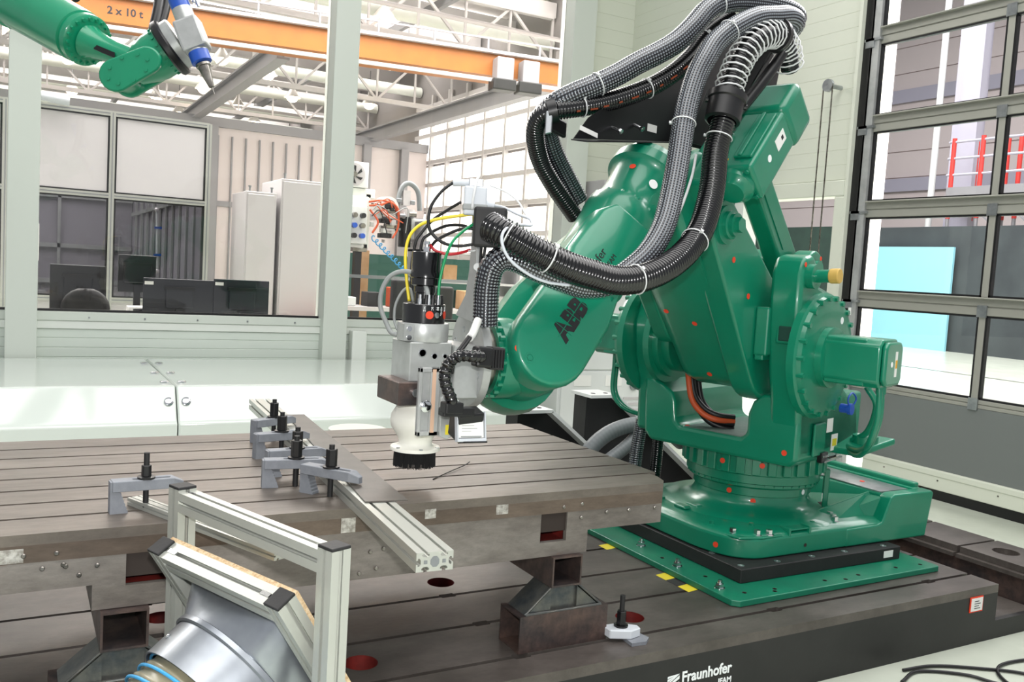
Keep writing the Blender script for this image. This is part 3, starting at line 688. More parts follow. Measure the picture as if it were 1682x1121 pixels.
# bosses and markers on the lower arm
b = MB(); b.obox(W(.43, .235, 1.02), L2, D2, UZ, .03, .055, .1); b.build('arm_pad', 'green', RB, bevel=(.008, 2)); MB().obox(W(.43, .23, .93), L2, D2, UZ, .02, .05, .03).build('arm_stop', 'green', RB, bevel=(.006, 2))
ue = Vector((math.cos(math.atan2(.5, .48)), 0, 0))
def arm_surface(t, sgn=1):
    """point on the front (forward) face of the lower arm at parameter t"""
    a = math.atan2(J3[1] - J2[1], J3[0] - J2[0]); p = lerp(J2, J3, t); r = (.21 + (.155 - .21) * t) * .83
    return (p[0] + r * math.sin(a), p[1] - r * math.cos(a)), (math.sin(a), -math.cos(a))
for t, s in ((.5, -.12), (.42, .0), (.0, -.02)):
    (u, z), (nu, nz) = arm_surface(t); dot(W(u, s, z), D2 * nu + UZ * nz, .012, RB)
dot(W(.70, .2055, 1.3), L2, .012, RB); dot(W(.56, .2055, 1.16), L2, .012, RB)
# ---- parallel rod, crank and rear stop
CR = (-.08, 1.295)
b = MB(); uzprism(b, capsule((.3, .93), .17, CR, .085, 12), .10, .19); b.build('crank', 'green', RB, bevel=(.012, 3), smooth=35)
b = MB(); uzprism(b, capsule((.27, .95), .15, CR, .085, 12), -.12, -.03); b.build('crank', 'green', RB, bevel=(.012, 3), smooth=35)
RT = (CR[0] + .48, CR[1] + .5)
b = MB(); uzprism(b, capsule(CR, .075, RT, .07, 12), -.01, .08); b.build('parallel_rod', 'green', RB, bevel=(.014, 3), smooth=35)
b = MB(); uzprism(b, [lerp(CR, RT, .2)] + [lerp(CR, RT, .85)] + [(lerp(CR, RT, .85)[0] + .02, lerp(CR, RT, .85)[1] - .02), (lerp(CR, RT, .2)[0] + .02, lerp(CR, RT, .2)[1] - .02)], .08, .084); b.build('rod_groove', 'green', RB)
b = MB(); b.cyl(W(CR[0], -.14, CR[1]), W(CR[0], .21, CR[1]), .04); b.build('rod_pin', 'green', RB, smooth=40)
dot(W(CR[0], .211, CR[1] + .05), L2, .01, RB)
b = MB(); b.cyl(W(.40, .32, 1.25), W(.40, .47, 1.26), .026); b.lathe([(.05, 0), (.05, .03)], W(.40, .385, 1.255), L2, 20); b.build('stop_bolt', 'green', RB, smooth=40)
b = MB(); b.cyl(W(.40, .47, 1.26), W(.40, .51, 1.262), .03); b.build('stop_bumper', 'yellow_stop', RB, smooth=40, bevel=(.004, 2), label='ochre rubber bumper')
dot(W(.45, .3865, 1.30), L2, .01, RB)
# ---- upper arm, along axis 4
J5 = (1.645, .918); EU, EZ = .679, -.734
ED = D2 * EU + UZ * EZ; ND = D2 * .734 + UZ * .679
J5W = W(J5[0], 0, J5[1])
def A(a, b_=0, s=0): return J5W - ED * a + ND * b_ + L2 * s
TH = R_(30); LP = L2 * math.cos(TH) + ND * math.sin(TH); NP = ND * math.cos(TH) - L2 * math.sin(TH)
def Q(a, n, l): return J5W - ED * a + NP * n + LP * l
b = MB()
b.lathe([(.12, .36), (.128, .42), (.132, .56), (.134, .62), (.139, .64), (.139, .69), (.124, .71), (.118, .77), (.124, .845), (.138, .87), (.152, .878), (.152, .92), (.142, .925), (.13, .96)], J5W, -ED, 56)
ua = b.build('upper_arm', 'green', RB, smooth=40)
for i in range(14):
    a = 2 * math.pi * i / 14; r = (ND * math.cos(a) + L2 * math.sin(a)); q = A(.69) + r * .13
    MB().hexp(q, q - ED * .012, .008).build('flange_bolt', 'green', ua)
# front part: yoke block and two fork legs
b = MB()
def qpoly(pts, l0, l1): b.prism([Q(a, n, l0) for a, n in pts], LP * (l1 - l0))
qpoly([(.58, -.10), (.58, .10), (.5, .125), (.34, .13), (.26, .11), (.26, -.11), (.34, -.13), (.5, -.125)], -.15, .13)
b.build('wrist_yoke', 'green', RB, bevel=(.02, 3), smooth=35)
def leg_out(r, top, tw):
    o = [(top, -tw), ] + [(r * -math.cos(t) * 1.0, r * -math.sin(t) * -1.0) for t in []]
    pts = []
    for i in range(13):
        t = -math.pi / 2 + math.pi * i / 12
        pts.append((-r * math.cos(t), r * math.sin(t)))
    return pts + [(top * .55, r * .98), (top, tw), (top, -tw), (top * .55, -r * .98)]
# near leg with its smooth cover (writing on it)
b = MB(); sec = [(.085, .95), (.155, 1.0), (.172, .985), (.184, .93), (.19, .86)]
b.loft([[Q(.06 + (a - .06) * 1.0 * (.985 if k < 1 else 1), n * k, l) if False else Q(.2 + (a - .2) * (k * .15 + .85) , n * k, l) for a, n in leg_out(.135, .33, .10)] for l, k in sec])
cv = b.build('wrist_cover', 'green', RB, smooth=50, bevel=(.006, 2))
b = MB(); b.loft([[Q(.2 + (a - .2) * (k * .15 + .85), n * k, l) for a, n in leg_out(.165, .44, .12)] for l, k in ((-.085, .95), (-.15, 1.0), (-.175, .97), (-.19, .88))]); b.build('wrist_leg', 'green', RB, smooth=50)
# hump behind the cover, with its writing
b = MB()
b.loft([[Q(a, n * k, l) for a, n in [(.27, -.10), (.27, .10), (.36, .125), (.54, .12), (.60, .085), (.60, -.085), (.54, -.12), (.36, -.125)]] for l, k in ((.05, 1.02), (.13, 1.0), (.16, .88), (.17, .72))])
b.build('arm_hump', 'green', RB, smooth=55, bevel=(.01, 3))
for (a, n, l) in ((-.09, .04, .19), (.13, -.118, .168), (.27, -.085, .186), (.52, .09, .158), (.52, -.085, .158)):
    q = Q(a, n, l); MB().lathe([(.017, -.004), (.017, .001), (.012, .0012), (.011, -.001)], q, LP, 18).build('screw_recess', 'green', cv, smooth=40); MB().hexp(q - LP * .002, q + LP * .004, .009).build('screw', 'green', cv)
dot(Q(-.085, .085, .183), LP, .012, RB); dot(Q(.38, -.115, .178), LP - NP * .5, .012, RB)
tm = frame_m(Q(.035, -.03, .1905), -ED, NP); text('ABB', 'brand_lettering', 'ink', tm, .086, RB, depth=.001, bold=.0045, sx=.98)
b = MB(); b.box(-.005, .0285, .0008, .18, .0308, .0014)
for x in (.031, .09, .148): b.box(x - .001, -.005, .0008, x + .001, .07, .0014)
b.v = [tuple(tm @ Vector(p)) for p in b.v]; b.build('lettering_gap', 'green', RB)
tm = frame_m(Q(.225, .014, .1706), -ED, NP); text('Fraunhofer', 'arm_lettering', 'ink', tm, .042, RB, depth=.0008)
text('IFAM', 'arm_lettering', 'ink', frame_m(Q(.372, -.022, .1706), -ED, NP), .024, RB, depth=.0008)
# wrist: drum on axis 5, body towards the flange
WD = D2 * .912 - L2 * .41; WD.normalize()
b = MB(); b.lathe([(.125, -.088), (.13, -.08), (.13, .08), (.125, .088)], J5W, LP, 40); b.build('wrist_drum', 'green', RB, smooth=40)
b = MB(); b.lathe([(.11, 0), (.122, .04), (.132, .08), (.132, .13), (.12, .135), (.12, .15)], J5W, WD, 48); wr_ = b.build('wrist_body', 'green', RB, smooth=40)
for i in range(20):
    a = 2 * math.pi * i / 20; r = UZ * math.cos(a) + WD.cross(UZ) * math.sin(a); q = J5W + WD * .13 + r * .124
    MB().hexp(q, q + WD * .016, .009).build('wrist_bolt', 'green', wr_)
b = MB(); b.lathe([(.10, .148), (.10, .19)], J5W, WD, 48); b.build('wrist_flange', 'steel', RB, smooth=40)
q = J5W + WD * .1 - LP * .0
for k in range(2): MB().obox(J5W + WD * (.105 + k * .024) + L2 * .118 + UZ * (.02 - k * .005), WD, UZ, L2, .012, .03 - k * .014, .006).build('scale_plate', 'alu_light', RB)
b = MB(); b.obox(J5W - LP * .17 - ND * .14 + UZ * -.0, D2, L2, UZ, .012, .012, .008); b.build('wrist_mark', 'red_dot', RB)
# ---- elbow housing and motors of axes 4 to 6
b = MB(); uzprism(b, [(A_[0], A_[1]) for A_ in [(.62, 1.36), (.80, 1.30), (.93, 1.36), (1.04, 1.50), (.98, 1.60), (.88, 1.70), (.62, 1.73), (.42, 1.80), (.34, 1.76), (.40, 1.66), (.55, 1.55)]], -.16, .125)
b.build('elbow_housing', 'green', RB, bevel=(.03, 3), smooth=35)
def abox(name, a0, a1, n0, n1, s0, s1, bev=.012, m='green', par=None):
    b = MB(); P = [A(a, n, s) for a in (a0, a1) for n, s in ((n0, s0), (n1, s0), (n1, s1), (n0, s1))]
    b.add(P, [(0, 1, 2, 3), (7, 6, 5, 4), (0, 4, 5, 1), (1, 5, 6, 2), (2, 6, 7, 3), (3, 7, 4, 0)]); return b.build(name, m, par or RB, bevel=(bev, 3), smooth=35)
mo = abox('wrist_motor', 1.05, 1.38, -.24, -.08, .17, .34, .014)
abox('motor_head', 1.37, 1.55, -.262, -.065, .15, .346, .03)
abox('motor_rib', 1.1, 1.35, -.08, -.068, .25, .325, .004, 'green', mo)
abox('motor_rib', 1.1, 1.35, -.068, -.06, .27, .285, .003, 'green', mo)
b = MB(); b.lathe([(.075, -.01), (.075, .02), (.055, .035), (.05, .05), (.02, .055)], A(1.05, -.16, .255), ED, 32); b.build('motor_nose', 'green', mo, smooth=40)
for (n, s) in ((-.22, .19), (-.22, .32), (-.1, .19), (-.1, .32)): q = A(1.055, n, s); MB().hexp(q, q + ED * .014, .009).build('motor_screw', 'green', mo)
abox('motor_link', .95, 1.25, -.22, -.06, .08, .2, .02)
q = A(1.05, -.15, .3905); dot(A(1.18, -.15, .3405), L2, .014, RB, 'white_dot')
MB().obox(A(1.29, -.15, .341), -ED, ND, L2, .04, .024, .0008).build('warning_sign', 'label_white', RB); MB().obox(A(1.305, -.15, .342), -ED, ND, L2, .008, .008, .0008).build('sign_print', 'ink', RB)
MB().obox(A(1.085, -.0795, .21), ED, L2, ND, .016, .02, .001).build('warning_sign', 'label_yellow', RB)
MB().prism([A(1.075, -.0782, .20), A(1.075, -.0782, .222), A(1.093, -.0782, .211)], ND * .0008).build('sign_print', 'ink', RB)
dot(A(.80, .06, .108) , L2 * .87 + ND * .5, .018, RB, 'white_dot'); dot(A(.83, .121, .03), ND + L2 * .25, .012, RB)
MB().lathe([(.06, 0), (.06, .006), (.045, .008)], A(.755, -.02, .112), L2, 28).build('inspection_cap', 'green', RB, smooth=40)
# ================================================================ hoses of the dress pack
def node_mat(name, build):
    m = bpy.data.materials.new(name); m.use_nodes = True; build(m.node_tree, m.node_tree.nodes['Principled BSDF']); MATS[name] = m
def _braid(nt, bs):
    """clear hose over a silver braid: bright knots in rows along and around the hose"""
    at = nt.nodes.new('ShaderNodeAttribute'); at.attribute_name = 'tuv'; sp = nt.nodes.new('ShaderNodeSeparateXYZ'); nt.links.new(at.outputs['Vector'], sp.inputs[0])
    def mth(op, a, b=None):
        n = nt.nodes.new('ShaderNodeMath'); n.operation = op
        for i, x in enumerate((a, b)):
            if x is None: continue
            if isinstance(x, (int, float)): n.inputs[i].default_value = x
            else: nt.links.new(x, n.inputs[i])
        return n.outputs[0]
    L = mth('SINE', mth('MULTIPLY', sp.outputs[0], 2 * math.pi / .0105)); V = mth('SINE', mth('MULTIPLY', sp.outputs[1], 2 * math.pi * 22))
    k = mth('ADD', mth('MULTIPLY', L, .6), mth('MULTIPLY', V, .6))
    r = nt.nodes.new('ShaderNodeValToRGB'); r.color_ramp.elements[0].position = .58; r.color_ramp.elements[1].position = .86
    r.color_ramp.elements[0].color = lin('#1b1b20'); r.color_ramp.elements[1].color = lin('#8d9399')
    nt.links.new(mth('ADD', mth('MULTIPLY', k, .5), .5), r.inputs[0]); nt.links.new(r.outputs[0], bs.inputs['Base Color'])
    bs.inputs['Roughness'].default_value = .22; bs.inputs['Metallic'].default_value = .25; bs.inputs['Coat Weight'].default_value = .5; bs.inputs['Coat Roughness'].default_value = .06
node_mat('braid', _braid)
def rib_hose(name, pts, r, pitch, mt, label, depth=.07, n=18, group='dress pack hoses', sub=4):
    P = spline(pts, pitch / sub); rr = [r * (1 - depth * (.5 - .5 * math.cos(2 * math.pi * i / sub))) for i in range(len(P))]
    b = MB(); b.tube(P, rr, n); o = b.build(name, mt, smooth=180); return tag(o, label, 'hose', group)
HB = [(1.213, 2.321, 1.33), (1.228, 2.288, 1.316), (1.267, 2.253, 1.291), (1.334, 2.224, 1.257), (1.412, 2.212, 1.228), (1.503, 2.216, 1.208), (1.597, 2.219, 1.194), (1.693, 2.224, 1.204), (1.796, 2.238, 1.239), (1.907, 2.273, 1.298), (2.001, 2.319, 1.374), (2.071, 2.368, 1.463), (2.118, 2.407, 1.553), (2.16, 2.451, 1.673), (2.195, 2.464, 1.778), (2.211, 2.472, 1.835)]
HM = [(2.631, 2.634, 2.187), (2.626, 2.583, 2.226), (2.565, 2.561, 2.235), (2.472, 2.542, 2.212), (2.369, 2.529, 2.185), (2.259, 2.516, 2.127), (2.175, 2.512, 2.06), (2.122, 2.501, 1.99), (2.081, 2.495, 1.919), (2.038, 2.476, 1.822), (2.005, 2.452, 1.731), (1.966, 2.417, 1.616), (1.918, 2.377, 1.498), (1.856, 2.332, 1.38), (1.785, 2.307, 1.29), (1.714, 2.306, 1.229), (1.644, 2.319, 1.183), (1.566, 2.339, 1.171), (1.477, 2.344, 1.189), (1.396, 2.358, 1.215), (1.337, 2.37, 1.237), (1.293, 2.383, 1.241), (1.264, 2.397, 1.21), (1.257, 2.408, 1.154), (1.259, 2.412, 1.089), (1.263, 2.416, 1.033)]
HT = [(2.667, 2.641, 2.23), (2.653, 2.606, 2.259), (2.585, 2.6, 2.277), (2.486, 2.61, 2.279), (2.354, 2.613, 2.263), (2.267, 2.614, 2.237), (2.204, 2.611, 2.196), (2.14, 2.606, 2.126), (2.081, 2.611, 2.067), (2.014, 2.622, 2.019), (1.933, 2.64, 1.97), (1.854, 2.657, 1.917), (1.772, 2.676, 1.87), (1.699, 2.702, 1.831), (1.653, 2.736, 1.797), (1.653, 2.803, 1.767), (1.705, 2.862, 1.726), (1.759, 2.895, 1.658), (1.826, 2.92, 1.588), (1.909, 2.933, 1.492)]
HK = [(2.387, 2.683, 2.221), (2.311, 2.675, 2.165), (2.243, 2.662, 2.105), (2.188, 2.652, 2.04), (2.112, 2.654, 1.969), (2.024, 2.664, 1.908), (1.919, 2.672, 1.857), (1.807, 2.686, 1.815), (1.7, 2.697, 1.786), (1.633, 2.722, 1.769), (1.612, 2.766, 1.745), (1.627, 2.811, 1.696), (1.685, 2.864, 1.62), (1.752, 2.889, 1.551), (1.827, 2.91, 1.488), (1.894, 2.925, 1.432)]
h1 = rib_hose('corrugated_hose', HB, .045, .0115, 'black_gloss', 'thick black corrugated hose sagging across the front of the robot arm', .15, 22)
h2 = rib_hose('braided_hose', HM, .040, .0105, 'braid', 'silver braided hose beside the black hose, running down to the tool flange', .06, 22)
h3 = rib_hose('braided_hose', HT, .040, .0105, 'braid', 'silver braided hose arching over the top of the robot elbow', .05, 22)
h4 = rib_hose('corrugated_hose', HK, .035, .0105, 'black_gloss', 'black corrugated hose under the braided one at the top bracket', .13, 20)
# orange print along the black hose: thin strips lying on its skin
def on_tube(pts, t, r, w):
    P = spline(pts, .01); i = int(t * (len(P) - 2)); T = (P[i + 1] - P[i]).normalized(); w = Vector(w); w = (w - T * w.dot(T)).normalized(); return P[i] + w * r, T, w
for i in range(13):
    p, T, wv = on_tube(HK, .08 + i * .042, .0352, (-.55, -.75, -.55))
    MB().obox(p, T, wv.cross(T), wv, .007 + .004 * (i % 3), .0028, .001).build('hose_print', 'brown_print', h4)
def ties(pts, ts, r, parent):
    P = spline(pts, .01)
    for t in ts:
        i = int(t * (len(P) - 2)); T = (P[i + 1] - P[i]).normalized(); x = T.orthogonal().normalized(); y = T.cross(x)
        b = MB(); b.tube([P[i] + (x * math.cos(2 * math.pi * k / 24) + y * math.sin(2 * math.pi * k / 24)) * r for k in range(24)], .0022, 6, closed=True); b.obox(P[i] + y * (r + .003), T, x, y, .004, .005, .005)
        b.build('cable_tie', 'tie_white', parent, smooth=60)
ties(HB, (.05, .14, .37, .60, .93), .0465, h1); ties(HM, (.22, .42), .0415, h2); ties(HT, (.27, .62), .0415, h3); ties(HK, (.36, .56, .12), .0368, h4)
# coil-sprung hose over the elbow
HC = [(2.205, 2.471, 1.83), (2.21, 2.473, 1.846), (2.242, 2.487, 1.943), (2.3, 2.497, 2.044), (2.388, 2.512, 2.119), (2.496, 2.546, 2.15), (2.599, 2.59, 2.13), (2.665, 2.627, 2.062)]
sp = thing('sprung_hose', 'black hose inside a white coil spring arching over the elbow', 'hose', HC[0], 'dress pack hoses')
P = spline(HC, .0024); b = MB(); b.tube(P[::1], [.036 * (1 - .08 * (i % 4 > 1)) for i in range(len(P))], 16); b.build('inner_hose', 'black_gloss', sp, smooth=180)
coil = []
x = None
for i in range(len(P)):
    T = (P[min(i + 1, len(P) - 1)] - P[max(0, i - 1)]).normalized(); x = (T.orthogonal() if x is None else x); x = (x - T * x.dot(T)).normalized(); y = T.cross(x); a = i * .0024 / .027 * 2 * math.pi
    coil.append(P[i] + (x * math.cos(a) + y * math.sin(a)) * .053)
b = MB(); b.tube(coil, .003, 6); b.build('coil_spring', 'tie_white', sp, smooth=60)
# ---- black sheet bracket carrying the hoses
bk = thing('hose_bracket', 'black sheet metal bracket on the robot elbow holding the hoses', 'bracket', W(.8, 0, 1.76))
PL = [(1.46, 1.668), (1.385, 1.752), (.755, 2.125), (.52, 2.277), (-.02, 2.345), (.08, 1.95), (.39, 1.75), (.86, 1.746)]
b = MB(); b.prism([W(u, -.02, z) for u, z in PL], L2 * .004); b.build('bracket_plate', 'black', bk)
b = MB(); b.prism([W(u, s, z) for u, s, z in ((1.47, -.02, 1.666), (1.47, .05, 1.655), (.90, .05, 1.735), (.86, -.02, 1.746))], UZ * -.004); b.build('bracket_flange', 'black', bk)
b = MB(); b.prism([W(u, s, z) for u, s, z in ((.86, .05, 1.742), (.42, .05, 1.745), (.52, .05, 1.95), (.74, .05, 1.96))], L2 * .004); b.build('bracket_stiffener', 'black', bk)
MB().obox(W(1.40, .0, 1.70), D2 * .75 + UZ * .1, UZ, L2, .05, .008, .001).build('bracket_label', 'label_white', bk); MB().obox(W(1.0, -.0145, 1.775), D2, UZ, L2, .03, .014, .001).build('bracket_label', 'label_white', bk)
for (u, z) in ((1.25, 1.74), (1.12, 1.77)): bb = MB(); bb.cyl(W(u, -.016, z), W(u, .03, z - .02), .006, n=10); bb.hexp(W(u, .02, z - .015), W(u, .028, z - .02), .011); bb.build('bracket_bolt', 'chrome', bk)
# hose clip at the left end and holder ring at the right end
cl = thing('hose_clip', 'black hose clip with metal clasp at the tip of the hose bracket', 'clip', (1.63, 2.74, 1.76))
P0 = spline(HK, .01); i = min(range(len(P0)), key=lambda i: (P0[i] - Vector((1.64, 2.72, 1.772))).length); T = (P0[i + 2] - P0[i - 2]).normalized()
b = MB(); b.lathe([(.037, -.016), (.044, -.016), (.044, .016), (.037, .016)], P0[i], T, 28, False); b.build('clip_ring', 'black', cl, smooth=40)
b = MB(); b.obox(P0[i] + Vector((-.025, -.02, -.045)), T, (0, 0, 1), T.cross(UZ), .012, .04, .008); b.build('clasp', 'zinc', cl, bevel=(.003, 1))
b = MB(); b.obox(P0[i] + Vector((.03, .02, -.045)), (1, .3, -.2), (0, 1, 0), UZ, .05, .012, .028); b.build('clip_foot', 'black', cl, bevel=(.006, 2))
hr = thing('hose_holder', 'black cup holder gripping the coil-sprung hose beside the motor', 'holder', (2.2, 2.47, 1.82))
T = (Vector(HC[2]) - Vector(HC[1])).normalized(); c0 = Vector(HC[1])
b = MB(); b.lathe([(.052, -.075), (.063, -.07), (.065, .0), (.071, .005), (.071, .03), (.061, .034), (.057, .03), (.057, -.065)], c0, T, 36, False); b.build('cup', 'black', hr, smooth=40)
for sg in (-1, 1):
    x = T.cross(Vector((-.6, -.8, 0))).normalized(); q = c0 + x * sg * .06; MB().cyl(q, q + x * sg * .014, .011, n=12).build('cup_screw', 'black', hr)
b = MB(); b.tube(spline([c0 + Vector((.06, .05, -.03)), (2.36, 2.56, 1.86), (2.48, 2.56, 2.0), (2.56, 2.57, 2.1)], .02), .022, 10); b.build('holder_arm', 'black', hr, smooth=60)
b = MB(); T2 = (Vector(HC[6]) - Vector(HC[4])).normalized(); b.lathe([(.054, -.012), (.064, -.012), (.064, .012), (.054, .012)], Vector(HC[5]), T2, 30, False); b.build('holder_ring', 'black', hr, smooth=40)
b = MB(); b.bar((2.50, 2.56, 2.15), (2.42, 2.66, 1.90), .03, .05); b.build('holder_strut', 'black', hr, bevel=(.004, 1))
# loops of hose at the elbow top behind the bracket
# ================================================================ machining head on the flange
TL = thing('machining_head', 'aluminium machining spindle with white suction nozzle on the robot flange', 'spindle head', (1.115, 2.55, .575))
F = J5W + WD * .19
b = MB(); b.lathe([(.158, 0), (.16, .002), (.16, .026), (.158, .028)], F, WD, 72); fd = b.build('adapter_disc', 'alu_light', TL, smooth=40)
for i in range(8):
    a = 2 * math.pi * (i + .5) / 8; q = F + WD * .028 + (UZ * math.cos(a) + WD.cross(UZ) * math.sin(a)) * (.12 if i % 2 else .095)
    MB().lathe([(.011, -.004), (.011, .0012), (.007, .0014), (.006, -.002)], q, WD, 16).build('disc_screw', 'zinc', fd, smooth=40)
SX, SY = 1.115, 2.55
MB().box(1.185, 2.455, .80, 1.272, 2.645, .965).build('mount_block', 'alu_machined', TL, bevel=(.003, 1))
b = MB(); b.box(1.045, 2.475, .80, 1.183, 2.625, .972); sb = b.build('spindle_block', 'alu_machined', TL, bevel=(.003, 1))
for (x, z, r) in ((1.085, .94, .013), (1.125, .93, .01), (1.12, .885, .004), (1.085, .835, .013), (1.16, .93, .008)):
    MB().lathe([(r, 0), (r, .0015), (r * .8, .002), (r * .75, -.004)], (x, 2.475, z), (0, -1, 0), 18).build('screw_recess', 'zinc', sb, smooth=40)
b = MB(); b.lathe([(.079, .972), (.08, .974), (.08, 1.026), (.079, 1.028)], (SX, SY, 0), UZ, 56); b.box(1.028, 2.49, .975, 1.06, 2.53, 1.026); cr = b.build('clamp_ring', 'alu_machined', TL, smooth=40)
for z in (.985, 1.012): MB().cyl((1.044, 2.49, z), (1.044, 2.486, z), .008, n=14).build('ring_screw', 'chrome', cr)
b = MB(); b.lathe([(.064, 1.028), (.066, 1.03), (.066, 1.085), (.064, 1.087)], (SX, SY, 0), UZ, 48); cg = b.build('connector_ring', 'black_gloss', TL, smooth=40)
b = MB(); b.lathe([(.031, 1.085), (.031, 1.12), (.034, 1.122), (.034, 1.14), (.044, 1.145), (.044, 1.165), (.048, 1.168), (.048, 1.185), (.046, 1.188), (.046, 1.245), (.044, 1.247)], (SX, SY, 0), UZ, 48); b.build('spindle_motor', 'black_gloss', TL, smooth=40)
b = MB(); b.hexp((SX, SY, 1.247), (SX, SY, 1.262), .011); b.cyl((SX, SY, 1.262), (SX, SY, 1.272), .006, n=10); b.hexp((SX, SY, 1.27), (SX, SY, 1.28), .009); b.build('top_fitting', 'chrome', TL)
def ringpt(a, z, r): return Vector((SX + r * math.cos(R_(a)), SY + r * math.sin(R_(a)), z))
for a in (262, 320): n = ringpt(a, 0, 1) - Vector((SX, SY, 0)); dot(ringpt(a, 1.055, .0662), n, .0125, TL, 'red_dot')
n = ringpt(283, 0, 1) - Vector((SX, SY, 0)); MB().lathe([(.009, 0), (.009, .003), (.006, .004)], ringpt(283, 1.055, .066), n, 16).build('ring_plug', 'zinc', TL, smooth=40)
for a, t in ((245, 'WZ'), (266, 'BC'), (280, 'TT'), (284, 'BC'), (297, 'AD/CL'), (315, 'WZ')):
    n = ringpt(a, 0, 1) - Vector((SX, SY, 0)); tz = 1.081
    text(t, 'ring_lettering', 'white_print', frame_m(ringpt(a, tz, .0664), (0, 0, -1), Vector((-n.y, n.x, 0))), .0095, TL, depth=.0004)
for a, m_ in ((232, 'chrome'), (252, 'black'), (262, 'chrome'), (276, 'black'), (300, 'chrome'), (318, 'black'), (335, 'black')):
    q = ringpt(a, 1.086, .052); b = MB(); b.cyl(q, q + UZ * .018, .0075, n=14); b.cyl(q + UZ * .018, q + UZ * .03, .0055, n=12); b.build('connector', m_, TL, smooth=40)
# rusty steel cross block and nozzle
b = MB(); b.box(1.0, 2.44, .785, 1.075, 2.62, .855); b.build('cross_block', 'rust_steel', TL, bevel=(.003, 1)); b = MB(); b.cyl((1.05, 2.44, .825), (1.05, 2.425, .825), .013, n=16); b.build('cross_bolt', 'chrome', TL, smooth=40)
b = MB(); b.lathe([(.060, .80), (.060, .772), (.068, .758), (.079, .74), (.082, .72), (.078, .70), (.066, .682), (.056, .668), (.052, .655), (.053, .645), (.06, .64), (.077, .638), (.078, .634), (.078, .628), (.06, .626)], (SX - .006, SY, 0), UZ, 56); nz_ = b.build('suction_nozzle', 'nozzle_white', TL, smooth=50)
for a in (200, 262, 320): MB().lathe([(.006, 0), (.006, .003)], (SX - .006 + .071 * math.cos(R_(a)), SY + .071 * math.sin(R_(a)), .638), UZ, 12).build('nozzle_screw', 'zinc', nz_)
b = MB()
for rr in (.064, .058, .05):
    for i in range(110):
        a = 2 * math.pi * i / 110 + rr * 50; c, s_ = math.cos(a), math.sin(a); q = Vector((SX - .006 + rr * c, SY + rr * s_, .627)); e = Vector((SX - .006 + (rr + .002) * c, SY + (rr + .002) * s_, .578 + random.uniform(-.003, .003)))
        b.cyl(q, e, .0014, .001, 4)
b.build('brush_bristles', 'brush', TL, kind='stuff')
MB().lathe([(.056, .627), (.056, .59)], (SX - .006, SY, 0), UZ, 40).build('brush_core', 'brush', TL, smooth=40)
# adjustment rail with scale
b = MB(); b.box(1.045, 2.395, .70, 1.056, 2.41, .905); b.box(1.082, 2.395, .70, 1.112, 2.41, .905); b.box(1.045, 2.395, .70, 1.112, 2.41, .714); b.box(1.045, 2.395, .89, 1.112, 2.41, .905); b.box(1.045, 2.405, .70, 1.11, 2.412, .905)
b.build('slotted_rail', 'alu_light', TL, bevel=(.002, 1))
b = MB(); b.box(1.086, 2.3935, .71, 1.098, 2.395, .9); b.build('scale_strip', 'copper', TL)
b = MB(); b.lathe([(.018, 0), (.018, .006), (.012, .01)], (1.068, 2.395, .79), (0, -1, 0), 24); b.build('rail_screw', 'chrome', TL, smooth=40)
b = MB(); b.prism([(1.112, 2.38, .70), (1.112, 2.38, .815), (1.124, 2.38, .835), (1.134, 2.38, .81), (1.15, 2.38, .80), (1.165, 2.38, .76), (1.165, 2.38, .705), (1.135, 2.38, .69)], (0, .035, 0)); b.build('sensor_carrier', 'alu_machined', TL, bevel=(.002, 1))
MB().box(1.13, 2.3785, .705, 1.15, 2.38, .735).build('yellow_label', 'yellow', TL)
# camera box in a clear cover under the flexible arm
sd = thing('sensor_box', 'small black sensor box in a clear cover with a barcode label', 'sensor', (1.17, 2.30, .70))
MB().obox((1.165, 2.315, .75), (1, .05, .05), (0, 1, .25), (-.05, -.25, 1), .044, .03, .042).build('box_body', 'black', sd, bevel=(.006, 2))
fr_m = frame_m((1.165, 2.283, .748), (1, .02, -.03), (0, .22, 1))
b = MB(); b.box(-.041, -.034, 0, .041, .038, .002); b.v = [tuple(fr_m @ Vector(p)) for p in b.v]; b.build('label', 'label_white', sd)
b = MB()
for i in range(22):
    w_ = random.choice((.0007, .0012, .0017)); x_ = -.032 + i * .0029; b.box(x_, .014, .002, x_ + w_, .03, .0026)
b.v = [tuple(fr_m @ Vector(p)) for p in b.v]; b.build('barcode', 'ink', sd, kind='stuff')
b = MB()
for i in range(4): b.box(-.03, .008 - i * .008, .002, .0 + .01 * (i % 3), .0094 - i * .008, .0025)
b.box(-.034, -.033, .002, .034, -.029, .0025); b.v = [tuple(fr_m @ Vector(p)) for p in b.v]; b.build('label_print', 'grey_cable', sd, kind='stuff')
b = MB(); b.box(-.045, -.046, -.012, .047, -.036, .008); b.box(-.047, -.046, -.012, -.043, .042, .008); b.box(.044, -.046, -.012, .048, .042, .008); b.v = [tuple(fr_m @ Vector(p)) for p in b.v]; b.build('clear_cover', 'pale_cable', sd, bevel=(.002, 1))
b = MB(); b.box(-.03, -.05, -.03, .05, -.045, .01); b.v = [tuple(fr_m @ Vector(p)) for p in b.v]; b.build('box_foot', 'black_gloss', sd, bevel=(.002, 1))
